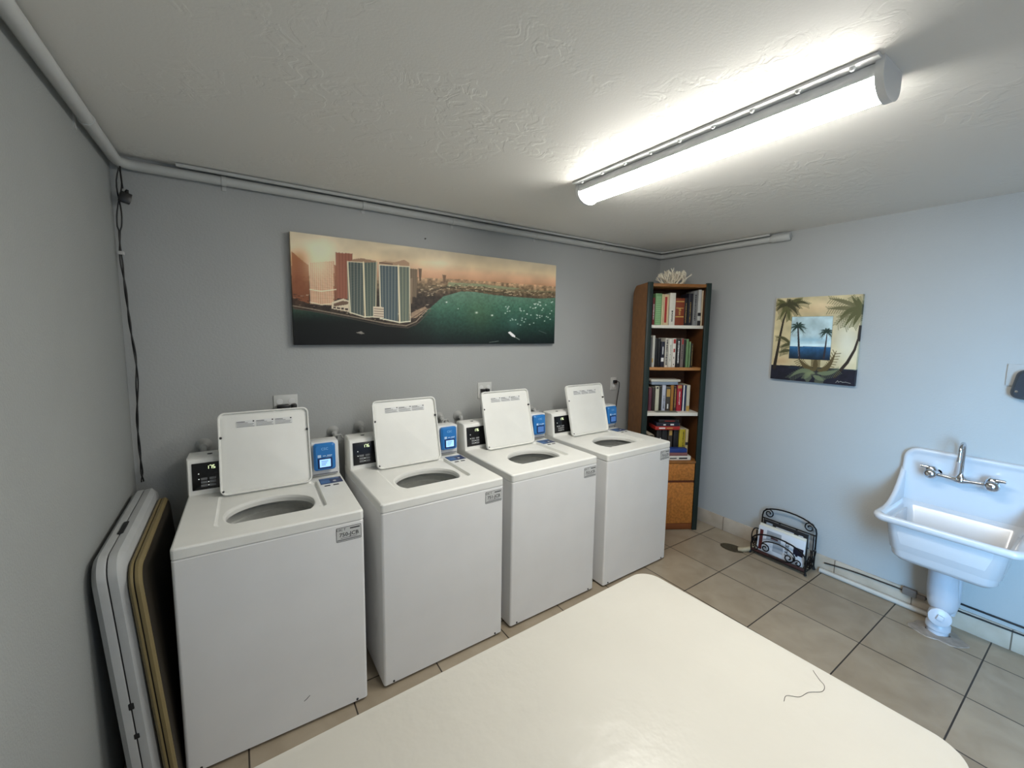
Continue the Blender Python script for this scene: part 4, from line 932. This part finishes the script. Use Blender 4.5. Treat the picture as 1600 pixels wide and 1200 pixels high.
# drain stand
wp = mat('painted_drain', (184, 188, 196), 0.35, noise=0.02)
dn = thing('sink_drain', 'fat white-painted trap pipe standing under the sink', 'pipe', (-0.165, -2.125, 0))
b = MB(); b.tube(resample([(-0.02, 0.0, 0.432), (-0.02, 0.0, 0.36), (-0.015, 0.0, 0.30), (0.0, -0.005, 0.2), (0.02, -0.008, 0.16)], 4), [0.062]*9+[0.064]*4+[0.063, 0.061, 0.057, 0.048], 24)
b.tube([(0.04, -0.02, 0.43), (0.05, -0.02, 0.2), (0.04, -0.015, 0.12)], [0.045, 0.048, 0.04], 16)
b.tube([(-0.02, 0, 0.445), (-0.02, 0, 0.415), (-0.02, 0, 0.40)], [0.078, 0.078, 0.07], 24)
b.build('trap_body', wp, dn)
b = MB(); b.lathe([(0.045, 0.0), (0.045, 0.03), (0.052, 0.035), (0.052, 0.06), (0.044, 0.07), (0.044, 0.13)], (0, 0, 0), seg=24); b.build('floor_pipe', wp, dn)
cdir = Vector((CX+0.165, CY+2.095, 0)).normalized(); rotm = Vector((0, 0, 1)).rotation_difference(Vector((cdir.x, cdir.y*2.0, 0.15)).normalized()).to_matrix()
b = MB(); b.lathe([(0.040, -0.05), (0.048, 0.0), (0.048, 0.016), (0.042, 0.02), (0.0, 0.02)], (cdir.x*0.055, cdir.y*0.055, 0.125), seg=24, mtx=rotm.to_4x4())
co = b.build('cleanout_cap', wp, dn)
b = MB(); b.box(-0.014, 0.014, -0.014, 0.014, 0.018, 0.032, 0.003, mtx=Matrix.Translation((cdir.x*0.055, cdir.y*0.055, 0.125)) @ rotm.to_4x4()); b.build('square_nut', wp, co)
b = MB(); n = 30; rr_ = [(0.115*(1+0.12*math.sin(3*a+1)+0.06*math.sin(7*a)), a) for a in [2*PI*k/n for k in range(n)]]
b.loft([[(r_*k_*math.cos(a)*0.85, r_*k_*math.sin(a), z_) for r_, a in rr_] for k_, z_ in ((1.0, 0.0), (0.97, 0.004), (0.6, 0.007), (0.42, 0.012), (0.40, 0.001))], cap=False)
b.build('sealant_ring', mat('sealant', (140, 130, 120), 0.3, noise=0.25, nscale=25), dn)
# faucet
fa = thing('faucet', 'chrome wall-mounted faucet with two lever handles and gooseneck spout', 'faucet', (-0.02, -2.125, 0.885))
b = MB()
for s_ in (-1, 1):
    b.tube([(0.0, s_*0.10, 0), (-0.05, s_*0.10, 0)], 0.013, 12)
b.tube(resample([(-0.055, 0.10, 0), (-0.055, 0.06, -0.003), (-0.055, 0, -0.006), (-0.055, -0.06, -0.003), (-0.055, -0.10, 0)], 4), [0.016, 0.013, 0.011, 0.010, 0.0095, 0.010, 0.012, 0.017, 0.020, 0.017, 0.012, 0.010, 0.0095, 0.010, 0.011, 0.013, 0.016], 14)
b.build('body', chrome, fa)
for s_ in (-1, 1):
    b = MB(); b.lathe([(0.030, 0.0), (0.028, -0.006), (0.018, -0.010)], (0.008, s_*0.10, 0), 'x', 20); b.build('wall_flange', chrome, fa)
    hb = MB(); hb.lathe([(0.022, 0.024), (0.029, 0.012), (0.031, -0.010), (0.027, -0.030), (0.015, -0.040), (0.0, -0.042)], (-0.055, s_*0.118, 0), 'x', 20)
    hb.lathe([(0.027, -0.02), (0.027, 0.022), (0.016, 0.038), (0.0, 0.041)], (-0.055, s_*0.118, 0.004), 'z', 18)
    ho = hb.build('valve_knob', chrome, fa)
    MB().tube([(-0.06, s_*0.118, 0.030), (-0.062, s_*0.142, 0.034), (-0.066, s_*0.165, 0.035)], [0.012, 0.010, 0.008], 10).build('lever', chrome, ho)
sp_ = MB()
arc = [(-0.055, 0, 0.0), (-0.055, 0, 0.05), (-0.055, 0.0, 0.16)]
for k in range(1, 11): a = PI-k*PI*0.98/10; arc.append((-0.055-0.045-0.045*math.cos(a), 0.0, 0.165+0.045*math.sin(a)))
arc.append((-0.146, 0, 0.14)); arc.append((-0.148, 0.0, 0.115))
sp_.tube(arc, [0.0085]*13+[0.0085, 0.0105], 12); sp_.lathe([(0.022, -0.006), (0.020, 0.012), (0.011, 0.026), (0.009, 0.034)], (-0.055, 0, 0), 'z', 18)
sp_.build('spout', chrome, fa)

# pipe and cable along the right baseboard
flp = MB().tube([(-0.028, -1.50, 0.0165), (-0.028, -2.06, 0.0165)], 0.016, 12).build('floor_pipe', mat('painted_floor_pipe', (186, 182, 174), 0.4, noise=0.05)); tag(flp, 'white pipe lying on floor along the right wall baseboard', 'pipe')
bcb = thing('baseboard_cable', 'thin black cable with small connector running along right baseboard under the sink', 'cable', (0, 0, 0))
MB().tube(resample([(-0.020, -1.52, 0.075), (-0.020, -1.65, 0.092), (-0.020, -1.8, 0.100), (-0.020, -2.0, 0.104), (-0.020, -2.3, 0.110), (-0.020, -2.6, 0.115), (-0.020, YF+0.03, 0.115)], 4), 0.0045, 6).build('cord', blackp, bcb)
MB().box(-0.036, -0.012, -2.0, -1.935, 0.085, 0.13, 0.003).box(-0.032, -0.012, -2.04, -2.0, 0.09, 0.115, 0.003).build('connector', mat('connector_grey', (120, 112, 106), 0.5), bcb)
wt_ = MB().tube([(-0.006, -2.05, 0.148), (-0.006, YF+0.03, 0.152)], 0.0055, 6).build('wall_cable', blackp); tag(wt_, 'black cable on right wall above the baseboard, right of the sink drain', 'cable')

# ------------------------------------------------------------------ magazine rack
iron = mat('wrought_iron', (18, 16, 16), 0.4, 0.5)
rk = thing('magazine_rack', 'black wrought-iron magazine rack with scrolls beside right wall', 'rack', (0, -1.285, 0))
# local y+ is towards the back wall (left in photo)
yh = 0.182; xb, xf = -0.045, -0.185; rr_ = 0.0045
def spiral(cx_, cz_, r0, turns, a0, x, sgn=1, n=26, rend=0.25):
    return [(x, cx_+sgn*r0*(1-(1-rend)*k/n)*math.cos(a0+turns*2*PI*k/n), cz_+r0*(1-(1-rend)*k/n)*math.sin(a0+turns*2*PI*k/n)) for k in range(n+1)]
bkf = MB()
arch = [(xb, yh, 0.02), (xb, yh, 0.15), (xb, yh, 0.26)]
for k in range(0, 13): a = k*PI/12; arch.append((xb, (yh)*math.cos(a), 0.275+0.085*math.sin(a)**0.8))
arch += [(xb, -yh, 0.26), (xb, -yh, 0.15), (xb, -yh, 0.02)]
bkf.tube(arch, 0.0055, 8)
bkf.tube([(xb, yh, 0.255), (xb, -yh, 0.255)], rr_, 6); bkf.tube([(xb, yh, 0.03), (xb, -yh, 0.03)], rr_, 6)
for s_ in (1, -1):
    bkf.tube([(xb, s_*(yh-0.014), 0.255), (xb, s_*(yh-0.014), 0.03)], 0.0035, 6)
    bkf.tube(spiral(s_*(yh-0.045), 0.300, 0.036, 1.4, 0.8, xb, s_), rr_, 6)
    bkf.tube(spiral(s_*0.075, 0.225, 0.03, 1.4, 2.0, xb, s_), rr_, 6); bkf.tube(spiral(s_*0.10, 0.12, 0.045, 1.3, 0.5, xb, s_), rr_, 6)
bkf.build('back_frame', iron, rk)
ff = MB(); arch = [(xf, yh, 0.03), (xf, yh+0.003, 0.08)]
for k in range(0, 13): a = k*PI/12; arch.append((xf, (yh)*math.cos(a), 0.10+0.095*math.sin(a)**0.8))
arch += [(xf, -yh-0.003, 0.08), (xf, -yh, 0.03)]
ff.tube(arch, 0.0055, 8); ff.tube([(xf, yh, 0.03), (xf, -yh, 0.03)], 0.006, 6)
# big inner oval and scrolls
ov = [(xf-0.002, 0.0+0.115*math.cos(2*PI*k/30)-0.0, 0.095+0.058*math.sin(2*PI*k/30)) for k in range(2, 26)]
ff.tube(ov, rr_, 6); ff.tube(spiral(0.085, 0.085, 0.034, 1.3, 0.6, xf-0.002, 1), rr_, 6); ff.tube(spiral(-0.075, 0.082, 0.034, 1.3, 2.5, xf-0.002, 1), rr_, 6)
ff.tube(spiral(-0.135, 0.07, 0.024, 1.2, 0.3, xf-0.002, 1), rr_, 6); ff.tube(spiral(0.15, 0.06, 0.02, 1.2, 0.3, xf-0.002, 1), rr_, 6)
ff.build('front_frame', iron, rk)
for s_ in (1, -1):
    sd = MB(); yy = s_*yh
    sd.tube([(xf, yy, 0.03), (xb, yy, 0.03)], 0.005, 6)
    sd.tube(resample([(xf, yy, 0.09), (xf+0.02, yy+s_*0.012, 0.15), ((xf+xb)/2, yy+s_*0.016, 0.175), (xb-0.01, yy+s_*0.008, 0.15), (xb, yy, 0.10)], 5), rr_, 6)
    for cx_ in (xf+0.035, xb-0.035): 
        sd.tube([(cx_+0.025*(1-0.7*k/20)*math.cos(k*0.42), yy, 0.085+0.03*(1-0.7*k/20)*math.sin(k*0.42)) for k in range(21)], rr_, 6)
    sd.tube([((xf+xb)/2, yy, 0.03), ((xf+xb)/2, yy, 0.17)], rr_, 6)
    sd.build('side_frame', iron, rk)
    for xx in (xf, xb):
        MB().tube([(xx, yy, 0.035), (xx-0.004, yy+s_*0.004, 0.02), (xx-0.006, yy+s_*0.006, 0.010)], [0.006, 0.008, 0.010], 8).build('foot', iron, rk)
bsx = MB()
for k in range(4): xx = xf+(xb-xf)*(k+0.5)/4; bsx.tube([(xx, yh, 0.03), (xx, -yh, 0.03)], 0.0035, 6)
bsx.build('base_wires', iron, rk)
MB().box(xf-0.004, xf+0.002, -yh, yh, 0.028, 0.05, 0.001).build('lower_rail', mat('rust_brown', (58, 30, 26), 0.6, noise=0.2), rk)
# magazines in the rack
def magazine(x, ya, yb2, z0, z1, lean, cols, label, marks, thick=0.008):
    b = MB(); b.box(-thick, 0, ya, yb2, 0, z1-z0, 0.001)
    for (y_a, y_b, za, zb, mi) in marks: b.box(-thick-0.0006, -thick+0.001, y_a, y_b, za, zb, m=mi)
    o = b.build('magazine', cols, loc=(x, -1.285, z0), rot=(0, lean, 0)); return o
mw = mat('magazine_white', (206, 210, 216), 0.35); mgrey = mat('magazine_grey', (150, 156, 164), 0.35); mnavy = mat('magazine_navy', (24, 26, 46), 0.35); mred = mat('magazine_dark_red', (84, 30, 30), 0.4); mblk = mat('magazine_black', (26, 26, 28), 0.35)
o = magazine(-0.146, -0.155, 0.160, 0.037, 0.225, 0.10, [mw, mgrey, mnavy, mred, mblk], '', [(0.125, 0.148, 0.01, 0.16, 3), (-0.148, -0.085, 0.07, 0.125, 2), (-0.10, -0.115, 0.06, 0.08, 2), (0.0, 0.10, 0.10, 0.17, 1), (-0.02, 0.05, 0.03, 0.09, 1), (0.02, 0.07, 0.115, 0.13, 3)])
tag(o, 'white magazine with navy block and vertical dark lettering in front of the rack', 'magazine', 'magazines in the wrought-iron rack')
x_f = -0.0088
t3 = text_mb('EARIES', 0.034, (x_f, -0.045, 0.085), (0, 0, 1), (0, 1, 0)); to = t3.build('cover_lettering', mblk, o, smooth=False)
o = magazine(-0.120, -0.150, 0.158, 0.037, 0.238, 0.06, [mat('magazine_cream', (214, 210, 196), 0.5), mgrey], '', [], 0.016); tag(o, 'thick cream-paged magazine, middle one in the rack', 'magazine', 'magazines in the wrought-iron rack')
o = magazine(-0.088, -0.150, 0.150, 0.037, 0.262, 0.03, [mblk, mgrey, mw], '', [(-0.06, 0.06, 0.14, 0.20, 2), (0.085, 0.13, 0.16, 0.21, 1), (-0.12, -0.09, 0.15, 0.2, 2)], 0.010); tag(o, 'dark magazine with white patches, rearmost in the rack', 'magazine', 'magazines in the wrought-iron rack')

# oval floor drain with pipe stub left of the rack
fd = thing('floor_drain', 'dark oval floor drain opening with beige pipe stub beside the rack', 'drain', (-0.236, -0.985, 0))
b = MB(); b.loft([[(0.058*k_*math.cos(2*PI*q/28), 0.085*k_*math.sin(2*PI*q/28), z_) for q in range(28)] for k_, z_ in ((1.0, 0.0), (1.0, 0.004), (0.85, 0.006), (0.8, 0.003))], cap=True); b.build('grate', mat('drain_rust', (58, 50, 32), 0.7, noise=0.35, nscale=60), fd, rot=(0, 0, 0.25))
b = MB(); b.tube(resample([(0.01, -0.045, 0.006), (0.02, -0.075, 0.016), (0.06, -0.105, 0.028), (0.13, -0.125, 0.034), (0.20, -0.135, 0.036)], 4), [0.018]*17, 12); b.build('pipe_stub', mat('beige_pipe', (158, 146, 120), 0.5, noise=0.08), fd)

bpy.context.view_layer.update()
